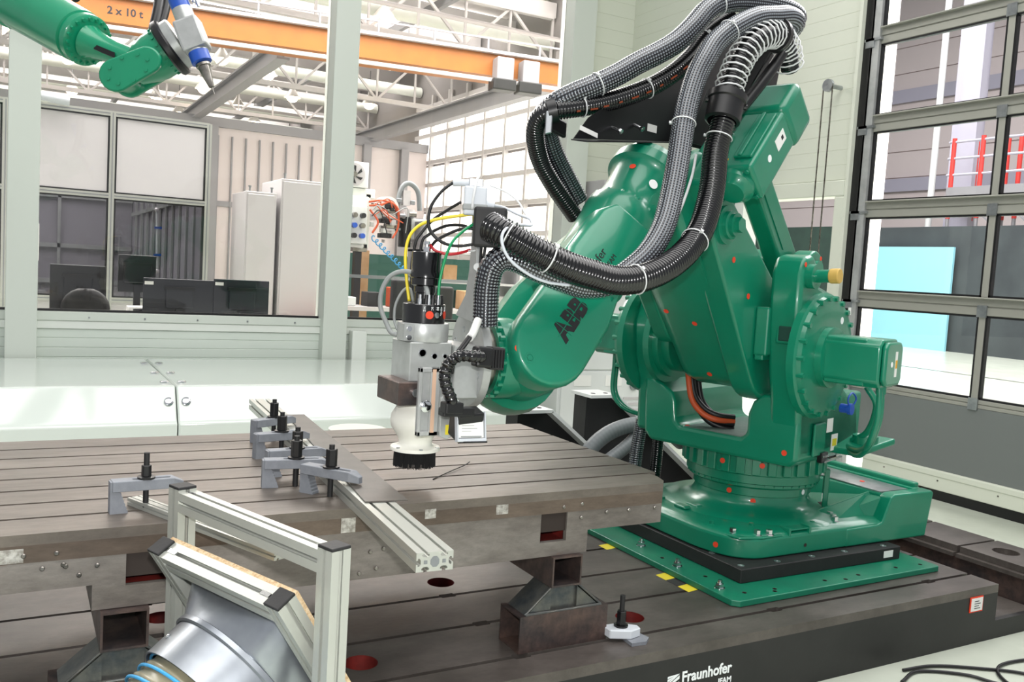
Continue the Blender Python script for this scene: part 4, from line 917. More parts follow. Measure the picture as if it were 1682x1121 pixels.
# flexible ball-joint arm and the camera body behind it
fa = thing('jointed_arm', 'black ball-jointed flexible arm holding the sensor at the spindle', 'flexible arm', (1.09, 2.265, .83))
LT = spline([(1.175, 2.262, .953), (1.16, 2.257, .954), (1.139, 2.249, .955), (1.108, 2.255, .957), (1.089, 2.265, .946), (1.074, 2.272, .928), (1.067, 2.273, .901), (1.071, 2.269, .872), (1.08, 2.261, .846), (1.091, 2.265, .827)], .019)
for p in LT: MB().sphere(p, .0165, 8).build('joint_ball', 'black_gloss', fa, smooth=60)
for i in range(len(LT) - 1):
    T = (LT[i + 1] - LT[i]); MB().lathe([(.0165, .003), (.0185, .006), (.0165, .012), (.011, .016)], LT[i], T, 16).build('joint_ring', 'black_gloss', fa, smooth=50)
b = MB(); b.obox((1.097, 2.275, .805), (1, 0, 0), (0, 1, 0), UZ, .028, .022, .016); b.obox((1.12, 2.29, .79), (1, 0, 0), (0, 1, 0), UZ, .05, .02, .012); b.build('arm_clamp', 'black', fa, bevel=(.004, 2))
b = MB(); b.obox((1.19, 2.285, .95), (.95, -.05, -.05), (0, 1, 0), (.05, 0, 1), .026, .022, .03); b.build('grip_body', 'black', fa, bevel=(.008, 2))
b = MB(); b.obox((1.233, 2.29, .946), (.95, -.05, -.05), (0, 1, 0), (.05, 0, 1), .024, .022, .033); b.build('grip_end', 'black_matte', fa, bevel=(.006, 2))
for k in range(5): MB().obox((1.215 + k * .009, 2.267, .946), (1, 0, 0), (0, 1, 0), UZ, .0015, .003, .026).build('grip_rib', 'black', fa)
# upright arm on the disc that carries the junction box and the hose end
up = thing('hose_post', 'grey upright arm on the tool flange carrying the black hose end', 'post', (1.26, 2.5, 1.06))
b = MB()
prof = [(2.63, 1.05), (2.47, 1.03), (2.475, 1.12), (2.495, 1.2), (2.505, 1.30), (2.508, 1.40), (2.545, 1.40), (2.545, 1.28), (2.548, 1.2), (2.565, 1.12)]
b.prism([(1.262, y, z) for y, z in prof], (.016, 0, 0)); b.build('arm', 'alu_light', up, bevel=(.002, 1))
b = MB(); b.obox((1.252, 2.40, 1.33), (.86, -.5, 0), (.5, .86, 0), UZ, .05, .032, .06); b.obox((1.268, 2.46, 1.33), (.5, -.2, 0), (.2, .5, 0), UZ, .02, .06, .03); b.build('hose_mount', 'black_matte', up, bevel=(.008, 2))
b = MB(); b.cyl((1.27, 2.50, 1.21), (1.262, 2.49, 1.21), .012); b.tube(spline([(1.256, 2.5, 1.26), (1.245, 2.5, 1.258), (1.245, 2.55, 1.258), (1.262, 2.555, 1.26)], .01), .003, 6); b.build('post_fitting', 'tie_white', up, smooth=50)
# junction box
jb = thing('junction_box', 'small grey junction box with cables on top of the upright arm', 'junction box', (1.26, 2.53, 1.37))
b = MB(); b.obox((1.262, 2.53, 1.415), (.9, -.43, 0), (.43, .9, 0), UZ, .036, .032, .045); b.build('box', 'pale_cable', jb, bevel=(.006, 2))
b = MB(); b.obox((1.262, 2.53, 1.395), (.9, -.43, 0), (.43, .9, 0), UZ, .0385, .0345, .01); b.build('box_band', 'grey_cable', jb, bevel=(.003, 1))
b = MB(); b.obox((1.262, 2.53, 1.472), (.9, -.43, 0), (.43, .9, 0), UZ, .022, .014, .012); b.build('connector_block', 'zinc', jb, bevel=(.002, 1))
b = MB(); b.cyl((1.25, 2.54, 1.472), (1.195, 2.56, 1.468), .011, n=14); b.build('plug', 'pale_cable', jb, smooth=40)
b = MB(); b.cyl((1.285, 2.515, 1.408), (1.315, 2.50, 1.405), .013, n=14); b.build('gland', 'pale_cable', jb, smooth=40)
b = MB(); b.hexp((1.268, 2.527, 1.37), (1.268, 2.527, 1.345), .014); b.build('lower_gland', 'chrome', jb)
# loose cables
def cable(name, pts, r, mt, label, cat='cable', grp='cables at the machining head', parent=None):
    b = MB(); b.tube(spline(pts, .008), r, 8); o = b.build(name, mt, smooth=180); return tag(o, label, cat, grp)
cable('signal_cable', [(1.078, 2.583, 1.091), (1.07, 2.593, 1.157), (1.066, 2.603, 1.232), (1.075, 2.602, 1.29), (1.108, 2.599, 1.33), (1.162, 2.582, 1.353), (1.229, 2.546, 1.369), (1.259, 2.53, 1.375)], .0052, 'yellow_cable', 'yellow cable rising from the spindle ring to the junction box')
cable('signal_cable', [(1.142, 2.504, 1.095), (1.143, 2.506, 1.154), (1.155, 2.505, 1.22), (1.178, 2.509, 1.278), (1.213, 2.515, 1.314), (1.259, 2.527, 1.344)], .0048, 'green_cable', 'green cable running past the spindle motor to the upright arm')
cable('signal_cable', [(1.115, 2.55, 1.276), (1.128, 2.555, 1.268), (1.143, 2.55, 1.253), (1.176, 2.53, 1.244), (1.213, 2.521, 1.25), (1.25, 2.524, 1.262)], .0048, 'red_cable', 'short red cable from the top fitting of the spindle motor')
cable('signal_cable', [(1.194, 2.56, 1.467), (1.157, 2.558, 1.437), (1.125, 2.56, 1.387), (1.119, 2.558, 1.33), (1.138, 2.544, 1.294), (1.176, 2.533, 1.274), (1.221, 2.519, 1.273), (1.28, 2.495, 1.288)], .0052, 'rubber', 'black cable in a wide loop left of the junction box')
cable('signal_cable', [(1.223, 2.553, 1.41), (1.195, 2.589, 1.384), (1.158, 2.619, 1.349), (1.125, 2.633, 1.303), (1.112, 2.638, 1.273), (1.10, 2.63, 1.195), (1.10, 2.61, 1.09)], .005, 'rubber', 'black cable from the side of the junction box down behind the motor')
cable('signal_cable', [(1.256, 2.527, 1.329), (1.229, 2.566, 1.339), (1.196, 2.607, 1.333), (1.158, 2.638, 1.305), (1.136, 2.646, 1.265), (1.13, 2.62, 1.09)], .005, 'rubber', 'upper black cable arching from the upright arm behind the motor')
cable('signal_cable', [(1.263, 2.523, 1.329), (1.229, 2.542, 1.327), (1.192, 2.573, 1.307), (1.158, 2.601, 1.276), (1.15, 2.63, 1.22), (1.15, 2.60, 1.09)], .005, 'rubber', 'lower black cable from the upright arm to the spindle ring')
cable('air_line', [(1.108, 2.50, 1.094), (1.104, 2.52, 1.141), (1.082, 2.55, 1.177), (1.049, 2.585, 1.182), (1.02, 2.611, 1.163), (1.003, 2.628, 1.118), (1.004, 2.634, 1.066), (1.02, 2.62, 1.019), (1.03, 2.6, .99), (1.045, 2.58, .985)], .0075, 'grey_cable', 'thick grey air line looping left of the spindle ring')
cable('air_line', [(1.098, 2.599, 1.09), (1.09, 2.61, 1.13), (1.068, 2.614, 1.121), (1.049, 2.621, 1.078), (1.046, 2.619, 1.03), (1.05, 2.6, 1.0)], .0045, 'grey_cable', 'thin grey air line inside the thick grey loop')
cable('sensor_cable', [(1.315, 2.5, 1.405), (1.325, 2.457, 1.399), (1.349, 2.41, 1.379), (1.372, 2.373, 1.365), (1.366, 2.351, 1.345), (1.30, 2.30, 1.34), (1.225, 2.245, 1.325), (1.205, 2.235, 1.29), (1.228, 2.23, 1.24), (1.288, 2.225, 1.2), (1.355, 2.222, 1.178), (1.426, 2.21, 1.172)], .0045, 'pale_cable', 'pale cable from the junction box around the black hose')
cable('sensor_cable', [(1.30, 2.512, 1.468), (1.344, 2.488, 1.451), (1.368, 2.449, 1.423), (1.374, 2.408, 1.385), (1.37, 2.38, 1.37)], .003, 'tie_white', 'thin white cable arching right of the junction box')
cable('sensor_cable', [(1.238, 2.50, 1.387), (1.238, 2.495, 1.43), (1.25, 2.50, 1.48), (1.262, 2.515, 1.49)], .0045, 'tie_white', 'short white cable bent over the top of the junction box')
for i, dx in enumerate((0, .009)):
    cable('sensor_cable', [(1.255 + dx, 2.456 - dx, 1.28), (1.247 + dx, 2.441, 1.208), (1.243 + dx, 2.424, 1.115), (1.213 + dx, 2.387, 1.034), (1.154 + dx, 2.325, .993), (1.10 + dx, 2.293, .943), (1.092 + dx, 2.295, .90)], .005, 'rubber', ('left black cable dropping from the upright arm to the flexible arm', 'right black cable dropping from the upright arm to the flexible arm')[i])
sl = MB(); sl.tube(spline([(1.224, 2.39, 1.05), (1.19, 2.355, 1.01), (1.172, 2.338, 1.0)], .01), .0125, 10); tag(sl.build('cable_sleeve', 'label_white', smooth=60), 'white sleeve around the pair of black cables beside the flange', 'sleeve')
# thin wire lying on the table
tag(hose('wire_offcut', [(1.20, 2.60, .514), (1.30, 2.68, .516), (1.385, 2.745, .518), (1.42, 2.775, .522)], .0018, 'black_matte', None, 6), 'thin dark wire offcut lying across the clamping table slots', 'wire')

cable('tie_line', [(2.13, 2.521, 1.659), (2.096, 2.493, 1.583), (2.043, 2.461, 1.492), (1.991, 2.435, 1.416)], .005, 'tie_white', 'thin white line running down beside the black hose at the elbow', grp='dress pack hoses')
# ================================================================ extrusions
def ext_section(nx, S=.045, w=.0045, d=.011, lip=.004, und=.009):
    """outline of a slotted extrusion nx units wide, one unit high, centred"""
    hx, hy = nx * S / 2, S / 2
    def side(L, n):      # points along +x at y=0 (outside), slots cut to negative y
        out = []
        for i in range(n):
            c = -L / 2 + (i + .5) * L / n
            out += [(c - w, 0), (c - w, -lip), (c - und, -lip), (c - und, -d + .003), (c - und + .004, -d), (c + und - .004, -d), (c + und, -d + .003), (c + und, -lip), (c + w, -lip), (c + w, 0)]
        return out
    pts = []
    pts += [(-hx, -hy)] + [(x, -hy - y) for x, y in side(2 * hx, nx)]
    pts += [(hx, -hy)] + [(hx + y, x) for x, y in side(2 * hy, 1)]
    pts += [(hx, hy)] + [(-x, hy + y) for x, y in side(2 * hx, nx)]
    pts += [(-hx, hy)] + [(-hx - y, -x) for x, y in side(2 * hy, 1)]
    return pts
def extrusion(name, a, b_, up, nx, parent=None, S=.045, mt='alu'):
    a = Vector(a); b_ = Vector(b_); d = (b_ - a).normalized(); y = Vector(up); y = (y - d * y.dot(d)).normalized(); x = y.cross(d)
    k = S / .045
    b = MB(); b.prism([a + x * p + y * q for p, q in ext_section(nx, S, .0045 * k, .011 * k, .004 * k, .009 * k)], b_ - a)
    return b.build(name, mt, parent, smooth=None)
# long double profile lying across the table
lp = thing('aluminium_profile', 'long double aluminium profile lying across the table under the sheet', 'profile', (.9, 2.9, TZ))
a_, b_ = Vector((.845, 1.797, .5345)), Vector((.985, 4.06, .5345))
extrusion('profile_body', a_, b_, UZ, 2, lp)
d_ = (b_ - a_).normalized(); x_ = UZ.cross(d_) * -1
b = MB(); b.prism([a_ - d_ * .0004 + x_ * (r * .0115 * math.cos(R_(22.5 + 45 * i))) + UZ * (.0135 * math.sin(R_(22.5 + 45 * i))) for i in range(8) for r in (1,)], -d_ * .0004); b.build('end_cavity', 'alu_dark', lp)
for sx in (-1, 1): MB().obox(a_ - d_ * .0005 + x_ * sx * .0225, x_, UZ, d_, .0042, .0042, .0004).build('end_cavity', 'alu_dark', lp)
# dark sheet on the profile
sh = MB(); sh.prism([(.835, 2.235, .558), (.952, 2.22, .558), (1.06, 3.60, .558), (.985, 3.605, .558)], (0, 0, .0035)); tag(sh.build('carbon_sheet', 'sheet_carbon'), 'thin dark sheet clamped on the long aluminium profile', 'sheet')
# thin profiles under the left clamp
ex = extrusion('thin_profile', (.545, 1.985, .5225), (.295, 2.56, .5225), UZ, 2, None, .02); tag(ex, 'short thin aluminium profile under the lone left clamp', 'profile')
# ---- step clamps
def make_clamp(label):
    t = thing('step_clamp', label, 'clamp', (0, 0, 0), 'step clamps on the clamping table')
    b = MB(); n = 9; P = [(-.10, 0), (-.052, 0)]
    for i in range(n):
        z = (i + 1) * .084 / n; x = -.052 - i * .032 / n; P += [(x, z - .003), (x - .032 / n, z)]
    P += [(-.10, .084)]
    b.prism([(x, -.015, z) for x, z in P], (0, .03, 0)); b.build('step_block', 'clamp_grey', t)
    # strap with a long slot
    b = MB(); zt = .086; zb = .058
    outer = [(-.095, -.021), (.075, -.021), (.105, -.009), (.105, .009), (.075, .021), (-.095, .021)]
    sl = [(.06 + .0085 * math.cos(R_(a)), .0085 * math.sin(R_(a))) for a in (-90, -45, 0, 45, 90)] + [(-.03 + .0085 * math.cos(R_(a)), .0085 * math.sin(R_(a))) for a in (90, 135, 180, 225, 270)]
    me = plate(outer, [sl], zb, zt)
    for v in me.vertices:
        if v.co.x > .1: v.co.z = zt - .012 if v.co.z > .07 else zb - .004
    finish(me, 'strap', 'clamp_grey', t, bevel=(.0015, 1))
    b = MB(); b.cyl((0, 0, 0), (0, 0, .155), .0082, n=16); b.build('stud', 'black_matte', t, smooth=40)
    b = MB(); b.lathe([(.025, .0862), (.025, .091), (.018, .0925)], (0, 0, 0), UZ, 24); b.build('washer', 'black', t, smooth=40)
    return t
def tall_nut(t, z0, z1, r=.0155, top=.155):
    b = MB(); b.hexp((0, 0, z0), (0, 0, z1), r); b.build('nut', 'black', t, bevel=(.0015, 1)); 
    b = MB(); P = []
    for i in range(8): P += [(.0082, z1 + i * (top - z1) / 8), (.0072, z1 + (i + .5) * (top - z1) / 8)]
    b.lathe(P, (0, 0, 0), UZ, 16); b.build('stud_thread', 'black_matte', t)
cl0 = make_clamp('grey step clamp nearest the front end of the long profile'); tall_nut(cl0, .092, .142, .0175, .153)
cl1 = make_clamp('lone grey step clamp standing behind the aluminium frame'); tall_nut(cl1, .092, .122, .0145, .155)
CLS = [(.82, 2.49, -54, 'grey step clamp nearest the front end of the long profile'), (.757, 2.635, -8, 'grey step clamp second from the front along the long profile'),
       (.80, 2.778, 4, 'grey step clamp in the middle of the five along the profile'), (.825, 3.062, 12, 'grey step clamp fourth from the front along the profile'), (.87, 3.348, 28, 'grey step clamp farthest from the viewer on the profile')]
for i, (x, y, a, lb_) in enumerate(CLS):
    m = Matrix.Translation((x, y, TZ)) @ Matrix.Rotation(R_(a), 4, 'Z')
    if i: copy_tree(cl0, m, lb_)
for i, (x, y, a, lb_) in enumerate(CLS[:1]): place(cl0, Matrix.Translation((x, y, TZ)) @ Matrix.Rotation(R_(a), 4, 'Z'))
place(cl1, Matrix.Translation((.315, 2.49, TZ)) @ Matrix.Rotation(R_(4), 4, 'Z') @ Matrix.Diagonal((.9, 1, 1, 1)))
# small clamp on the machine bed
sc = thing('bed_clamp', 'small pale clamp with black stud on the machine bed at the stand foot', 'clamp', (1.79, 2.325, 0))
b = MB(); b.prism([(1.735, 2.355, .012), (1.735, 2.305, .012), (1.80, 2.275, .012), (1.845, 2.285, .012), (1.85, 2.31, .012), (1.80, 2.35, .012)], (0, 0, .03)); b.build('clamp_bar', 'pale_cable', sc, bevel=(.003, 1))
MB().prism([(1.79, 2.31, .0005), (1.785, 2.25, .0005), (1.84, 2.245, .0005), (1.87, 2.27, .0005), (1.86, 2.32, .0005)], (0, 0, .0115)).build('packing_plate', 'clamp_grey', sc)
b = MB(); b.lathe([(.024, .0425), (.024, .048)], (1.79, 2.322, 0), UZ, 20); b.build('washer', 'black', sc, smooth=40)
b = MB(); b.hexp((1.79, 2.322, .048), (1.79, 2.322, .095), .0165); b.build('nut', 'black', sc, bevel=(.001, 1)); b = MB(); b.cyl((1.79, 2.322, .095), (1.79, 2.322, .148), .0085, n=16); b.build('stud', 'black_matte', sc, smooth=40)
# ================================================================ aluminium frame with slanted hood
fb = Vector((.338, -.941, 0)); fn = Vector((.941, .338, 0))
fm = thing('profile_stand', 'upright aluminium profile frame standing in front of the clamping table', 'frame', (.447, 1.875, ZF))
PL_, PR_ = Vector((.351, 2.143, 0)), Vector((.543, 1.608, 0))
for p in (PL_, PR_):
    extrusion('post', p + UZ * ZF, p + UZ * .655, fn, 1, fm)
    MB().obox(p + UZ * .658, fb, fn, UZ, .0228, .0228, .0035).build('post_cap', 'black_matte', fm, bevel=(.002, 2))
    MB().obox(p + UZ * (ZF + .003), fb, fn, UZ, .05, .05, .003).build('foot_plate', 'zinc', fm)
extrusion('cross_bar', PL_ + fb * .0225 + UZ * .6275, PR_ - fb * .0225 + UZ * .6275, UZ, 1, fm)
extrusion('cross_bar', PL_ + fb * .0225 + UZ * -.1, PR_ - fb * .0225 + UZ * -.1, UZ, 1, fm)
for p, s in ((PL_, 1), (PR_, -1)): MB().obox(p + fb * s * .04 + UZ * .6475, fb, fn, UZ, .012, .004, .003).build('corner_fastener', 'chrome', fm)
# slanted hood frame
ft = fn * math.cos(R_(58)) - UZ * math.sin(R_(58)); fmn = fn * math.sin(R_(58)) + UZ * math.cos(R_(58))
S1, S2 = Vector((.294, 2.04, .55)), Vector((.4525, 1.645, .55)); sb_ = (S2 - S1).normalized()
hd = thing('slanted_hood', 'slanted aluminium frame with chipboard panel hung inside the upright frame', 'frame', (.45, 1.87, .2))
for p in (S1, S2):
    extrusion('leg', p, p + ft * .5, fmn, 1, hd)
    MB().obox(p - ft * .003, sb_, fmn, ft, .0228, .0228, .0035).build('leg_cap', 'black_matte', hd, bevel=(.002, 2))
extrusion('top_bar', S1 + sb_ * .0225 + ft * .0225, S2 - sb_ * .0225 + ft * .0225, fmn, 1, hd)
extrusion('bottom_bar', S1 + sb_ * .0225 + ft * .475, S2 - sb_ * .0225 + ft * .475, fmn, 1, hd)
for p, s in ((S1, 1), (S2, -1)): MB().obox(p + sb_ * s * .045 + ft * .0005, sb_, fmn, ft, .014, .005, .002).build('corner_fastener', 'chrome', hd)
mc = (S1 + S2) / 2 + ft * .205 + fmn * .0285; L_ = (S2 - S1).length
MB().obox(mc, sb_, ft, fmn, L_ / 2 + .012, .2, .006).build('chipboard', 'chip_board', hd)
# sheet-metal duct with ribbed hose
dc = thing('sheet_metal_duct', 'galvanised round sheet metal duct under the slanted frame', 'duct', (.45, 1.8, .25))
tp = Vector((.373, 1.842, .55)); c_ = tp + ft * .24
mat('galva', '#aeb3b8', .3, .8, '#878c94', 5, .03, 20, lo=.3, hi=.7)
b = MB(); n = 48
def rg(r, k, sq=0):
    out = []
    for i in range(n):
        a = 2 * math.pi * i / n; cx, cy = math.cos(a), math.sin(a); q = r if not sq else r * min(1 / max(abs(cx), abs(cy)), 1.3)
        out.append(c_ + sb_ * (q * cx) + ft * (q * cy) - fmn * k)
    return out
b.loft([rg(.17, -.02, 1), rg(.172, .0, 1), rg(.17, .075)], caps=False); b.build('transition', 'galva', dc, smooth=40)
b = MB(); b.loft([rg(.172, .072), rg(.178, .075), rg(.178, .085), rg(.172, .088)], caps=False); b.build('seam_ring', 'galva', dc, smooth=40)
b = MB(); b.loft([rg(.17, .085), rg(.17, .172), rg(.166, .172), rg(.166, .16)], caps=False); b.build('round_duct', 'galva', dc, smooth=40)
for a in (200, 250, 160): q = c_ - fmn * .13; e = sb_ * math.cos(R_(a)) + ft * math.sin(R_(a)); MB().lathe([(.006, 0), (.006, .003), (.003, .005)], q + e * .17, e, 12).build('rivet', 'chrome', dc, smooth=40)
hz = thing('suction_hose', 'translucent olive suction hose with blue spiral rib on the metal duct', 'hose', c_ - fmn * .2)
hp = spline([c_ - fmn * .155, c_ - fmn * .25, c_ - fmn * .34 - UZ * .005, c_ - fmn * .43 - UZ * .01, c_ - fmn * .52 + UZ * .02], .004)
b = MB(); b.tube(hp, [.158 - .006 * math.sin(math.pi * ((i * .004 / .03) % 1)) for i in range(len(hp))], 56); b.build('hose_wall', 'hose_olive', hz, smooth=60)
b = MB(); cp = []
for i in range(len(hp) * 6):
    f_ = i / 6; j = min(int(f_), len(hp) - 2); p = hp[j].lerp(hp[j + 1], f_ - j); a = -2 * math.pi * f_ * .004 / .03
    cp.append(p + (sb_ * math.cos(a) + ft * math.sin(a)) * .1585)
b.tube(cp, .0035, 6); b.build('spiral_rib', 'blue_stripe', hz, smooth=60)
# black cables on the hall floor at the right
for i, pts in enumerate(([(2.9, 2.05, -.23), (3.05, 2.09, -.232), (3.2, 2.0, -.232), (3.25, 1.9, -.232), (3.35, 1.75, -.232)], [(3.0, 2.12, -.232), (3.15, 2.1, -.232), (3.3, 2.02, -.232), (3.45, 1.9, -.232), (3.5, 1.7, -.232)], [(3.3, 1.7, -.232), (3.28, 1.85, -.232), (3.36, 1.97, -.232), (3.5, 2.0, -.232), (3.75, 1.95, -.232)])):
    o = hose('floor_cable', pts, .0065, 'rubber', None, 8); tag(o, ('black cable along the foot of the machine bed', 'black cable curving out from under the machine bed', 'black cable bent in a loop on the floor at the right')[i], 'cable', 'cables on the floor')
# ================================================================ second robot (arm only comes into view)
R2 = thing('overhead_robot', 'second green robot arm reaching in at the top left', 'robot', (-1.4, 6.6, ZF))
V_ = Vector
mat('green2', '#0c8a63', .3, 0, '#0b8560', 3, coat=.3)
a0, a1 = V_((-.256, 5.738, 2.627)), V_((.268, 4.912, 2.213)); ax = (a1 - a0).normalized()
b = MB(); L = (a1 - a0).length
b.lathe([(.18, -1.0), (.175, 0), (.16, .25), (.15, .45), (.145, .52), (.138, .525), (.13, L - .04), (.128, L), (.118, L + .004), (.118, L + .02), (.124, L + .022), (.124, L + .055), (.11, L + .065), (.08, L + .07)], a0, ax, 48); am = b.build('upper_arm', 'green2', R2, smooth=35)
for i in range(20):
    a = 2 * math.pi * i / 20; x = ax.orthogonal().normalized(); y = ax.cross(x); q = a1 + ax * .06 + (x * math.cos(a) + y * math.sin(a)) * .108
    MB().hexp(q, q + ax * .016, .009).build('flange_bolt', 'green2', am)
n0, n1 = V_((.30, 4.87, 2.188)), V_((.50, 4.70, 2.095))
b = MB(); b.lathe([(.085, 0), (.07, .04), (.058, .10), (.054, .16), (.056, .26)], n0, n1 - n0, 36); b.build('wrist_neck', 'green2', R2, smooth=40)
MB().obox(n0.lerp(n1, .4) + V_((-.02, -.055, -.02)), n1 - n0, (0, 0, 1), (0, -1, 0), .06, .012, .006).build('neck_slot', 'black', R2)
# wrist covers (capsule plates) and body
c0, c1 = V_((.437, 4.66, 2.0)), V_((.54, 4.61, 2.065)); e = (c1 - c0).normalized(); fwd = V_((-.48, -.85, -.1)); fwd = (fwd - e * fwd.dot(e)).normalized(); up = e.cross(fwd).normalized()
def cap_out(c, r0, c2, r1, n=10):
    return [c + (-e * math.cos(t) + up * math.sin(t)) * r0 for t in [math.pi * (-.5 + i / n) for i in range(n + 1)]] + [c2 + (e * math.cos(t) + up * math.sin(t)) * r1 for t in [math.pi * (.5 - i / n) for i in range(n + 1)]]
for off, nm in ((.07, 'wrist_cover'), (-.11, 'wrist_cover')):
    b = MB(); b.prism([p + fwd * off for p in cap_out(c0, .075, c1 + e * .03, .062)], fwd * .035); w2 = b.build(nm, 'green2', R2, bevel=(.008, 2), smooth=35)
    if off > 0:
        for i in range(8):
            a = 2 * math.pi * i / 8; q = c0.lerp(c1, .5) + (e * math.cos(a) * .1 + up * math.sin(a) * .055) + fwd * (off + .035); MB().hexp(q, q + fwd * .005, .009).build('cover_bolt', 'green2', w2)
b = MB(); b.cyl(c0 - fwd * .1, c0 + fwd * .08, .06); b.build('wrist_axle', 'green2', R2, smooth=40)
f0 = V_((.637, 4.619, 2.168)); s0 = V_((.50, 4.68, 2.06)); fx = (f0 - s0).normalized()
b = MB(); b.lathe([(.075, -.02), (.1, .05), (.112, .1), (.112, (f0 - s0).length - .02)], s0, fx, 44); wb2 = b.build('wrist_body', 'green2', R2, smooth=40)
for i in range(18):
    a = 2 * math.pi * i / 18; x = fx.orthogonal().normalized(); y = fx.cross(x); q = f0 - fx * .035 + (x * math.cos(a) + y * math.sin(a)) * .112; MB().cyl(q, q + (x * math.cos(a) + y * math.sin(a)) * .006, .007, n=8).build('body_bolt', 'green2', wb2)
b = MB(); b.lathe([(.13, -.02), (.137, -.012), (.137, .012), (.128, .02)], f0, fx, 48); b.build('flange_gasket', 'black', R2, smooth=40)
b = MB(); b.tube(spline([(.611, 4.952, 2.62), (.609, 4.831, 2.436), (.574, 4.75, 2.25)], .02), .026, 12); b.build('supply_hose', 'black', R2, smooth=60)
b = MB(); b.tube(spline([(.65, 4.952, 2.62), (.645, 4.831, 2.436), (.60, 4.75, 2.25)], .02), .02, 12); b.build('supply_hose', 'black', R2, smooth=60)
b = MB(); b.tube(spline([(.23, 5.5, 2.75), (.22, 5.28, 2.55), (.255, 5.16, 2.45)], .02), .022, 12); b.build('supply_hose', 'black', R2, smooth=60)
tmx = frame_m(a0 + ax * .28 + V_((-.03, -.155, .06)) , ax, V_((0, .35, 1))); text('A', 'brand_lettering', 'ink', tmx, .09, R2, depth=.001, bold=.004)
# its laser head
T2 = thing('laser_head', 'slim laser processing head with blue bands on the second robot', 'laser head', (.73, 4.49, 2.17))
b = MB(); b.lathe([(.118, 0), (.118, .035), (.112, .04)], f0 + fx * .02, fx, 48); b.build('adapter_disc', 'alu_machined', T2, smooth=40)
h0, h1 = V_((.635, 4.563, 2.435)), V_((.812, 4.42, 1.943)); hx = (h1 - h0).normalized()
hc = V_((.712, 4.50, 2.213)); sd_ = (fx - hx * fx.dot(hx)).normalized(); ot = hx.cross(sd_)
MB().obox(hc + sd_ * .004, hx, sd_, ot, .075, .058, .055).build('mount_block', 'alu_light', T2, bevel=(.012, 2))
def at_h(t): return h0 + (h1 - h0) * t
b = MB(); b.cyl(at_h(-.3), at_h(.2), .045); b.build('optic_tube', 'blue', T2, smooth=40)
b = MB(); b.cyl(at_h(-.25), at_h(.12), .022); b.v = [(x + ot.x * -.04, y + ot.y * -.04, z + ot.z * -.04) for x, y, z in b.v]; b.build('side_tube', 'zinc', T2, smooth=40)
b = MB(); b.cyl(at_h(.2), at_h(.62), .046); b.build('tube_body', 'alu_machined', T2, smooth=40)
b = MB(); b.lathe([(.047, 0), (.047, .05), (.04, .055)], at_h(.60), hx, 32); b.build('blue_band', 'blue', T2, smooth=40)
b = MB(); b.lathe([(.034, 0), (.034, .012), (.028, .014), (.022, .06), (.012, .115), (.004, .118), (.003, .15)], at_h(.71), hx, 28); b.build('nozzle_tip', 'steel', T2, smooth=40)
for k in range(3): q = at_h(.02 + .05 * k) + sd_ * (.055 + .012 * k); MB().cyl(q, q + hx * .06, .008, n=10).build('fitting', 'chrome', T2, smooth=40)
for k in range(2): q = at_h(.1) + sd_ * (.06 + .02 * k); b = MB(); b.tube(spline([q - hx * .25, q - hx * .1 + sd_ * .01, q], .02), .006, 8); b.build('air_line', 'rubber', T2, smooth=60)
# ================================================================ big hall behind the glass
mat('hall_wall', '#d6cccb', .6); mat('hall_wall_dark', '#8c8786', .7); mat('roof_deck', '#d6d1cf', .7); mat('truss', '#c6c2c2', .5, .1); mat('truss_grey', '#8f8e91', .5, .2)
mat('sky_panel', '#ffffff', .5, emit=('#fdfaf5', 6)); mat('white_glow', '#ffffff', .5, emit=('#fffaf2', 2.4)); mat('lamp_glow', '#ffffff', .5, emit=('#ffe9c4', 16)); mat('lamp_shade', '#d8d4ce', .4, .3)
mat('cubicle_panel', '#c2bfc1', .35); mat('inner_wall', '#8f8c8e', .5); mat('monitor', '#15171b', .35); mat('monitor_back', '#20222a', .4)
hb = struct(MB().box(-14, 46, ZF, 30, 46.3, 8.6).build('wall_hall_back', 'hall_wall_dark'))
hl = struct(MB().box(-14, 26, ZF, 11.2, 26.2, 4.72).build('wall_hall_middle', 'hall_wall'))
MB().box(-14, 25.9, 4.72, 11.2, 26.3, 4.98).build('wall_cap', 'truss_grey', hl)
MB().box(-14, 25.94, 2.55, 11.2, 26, 2.7).build('wall_rail', 'truss_grey', hl)
for x in [4.9 + i * .38 for i in range(9)]: MB().box(x - .02, 25.93, ZF, x + .02, 26, 4.5).build('wall_rib', 'truss_grey', hl)
for x in (4.75, 9.2, 10.4): MB().box(x - .12, 25.8, ZF, x + .12, 26, 4.75).build('wall_post', 'truss_grey', hl)
# tall daylight window wall at the right of the hall
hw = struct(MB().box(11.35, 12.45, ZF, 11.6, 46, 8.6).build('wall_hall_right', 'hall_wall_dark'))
zs = [.7, 1.55, 2.2, 3.0, 3.75, 4.45, 5.3, 6.2]
yy = 12.5; k = 0
while yy < 27:
    for j in range(len(zs) - 1):
        MB().box(11.31, yy + .06, zs[j] + .06, 11.35, yy + 1.15, zs[j + 1] - (.05 if j % 2 else .14)).build('window_pane', 'white_glow', hw)
    MB().box(11.2, yy - .05, .4, 11.33, yy + .05, 6.5).build('window_mullion', 'truss', hw); yy += 1.21
for z in zs: MB().box(11.22, 12.4, z - .07, 11.33, 27.1, z + .05).build('window_transom', 'truss', hw)
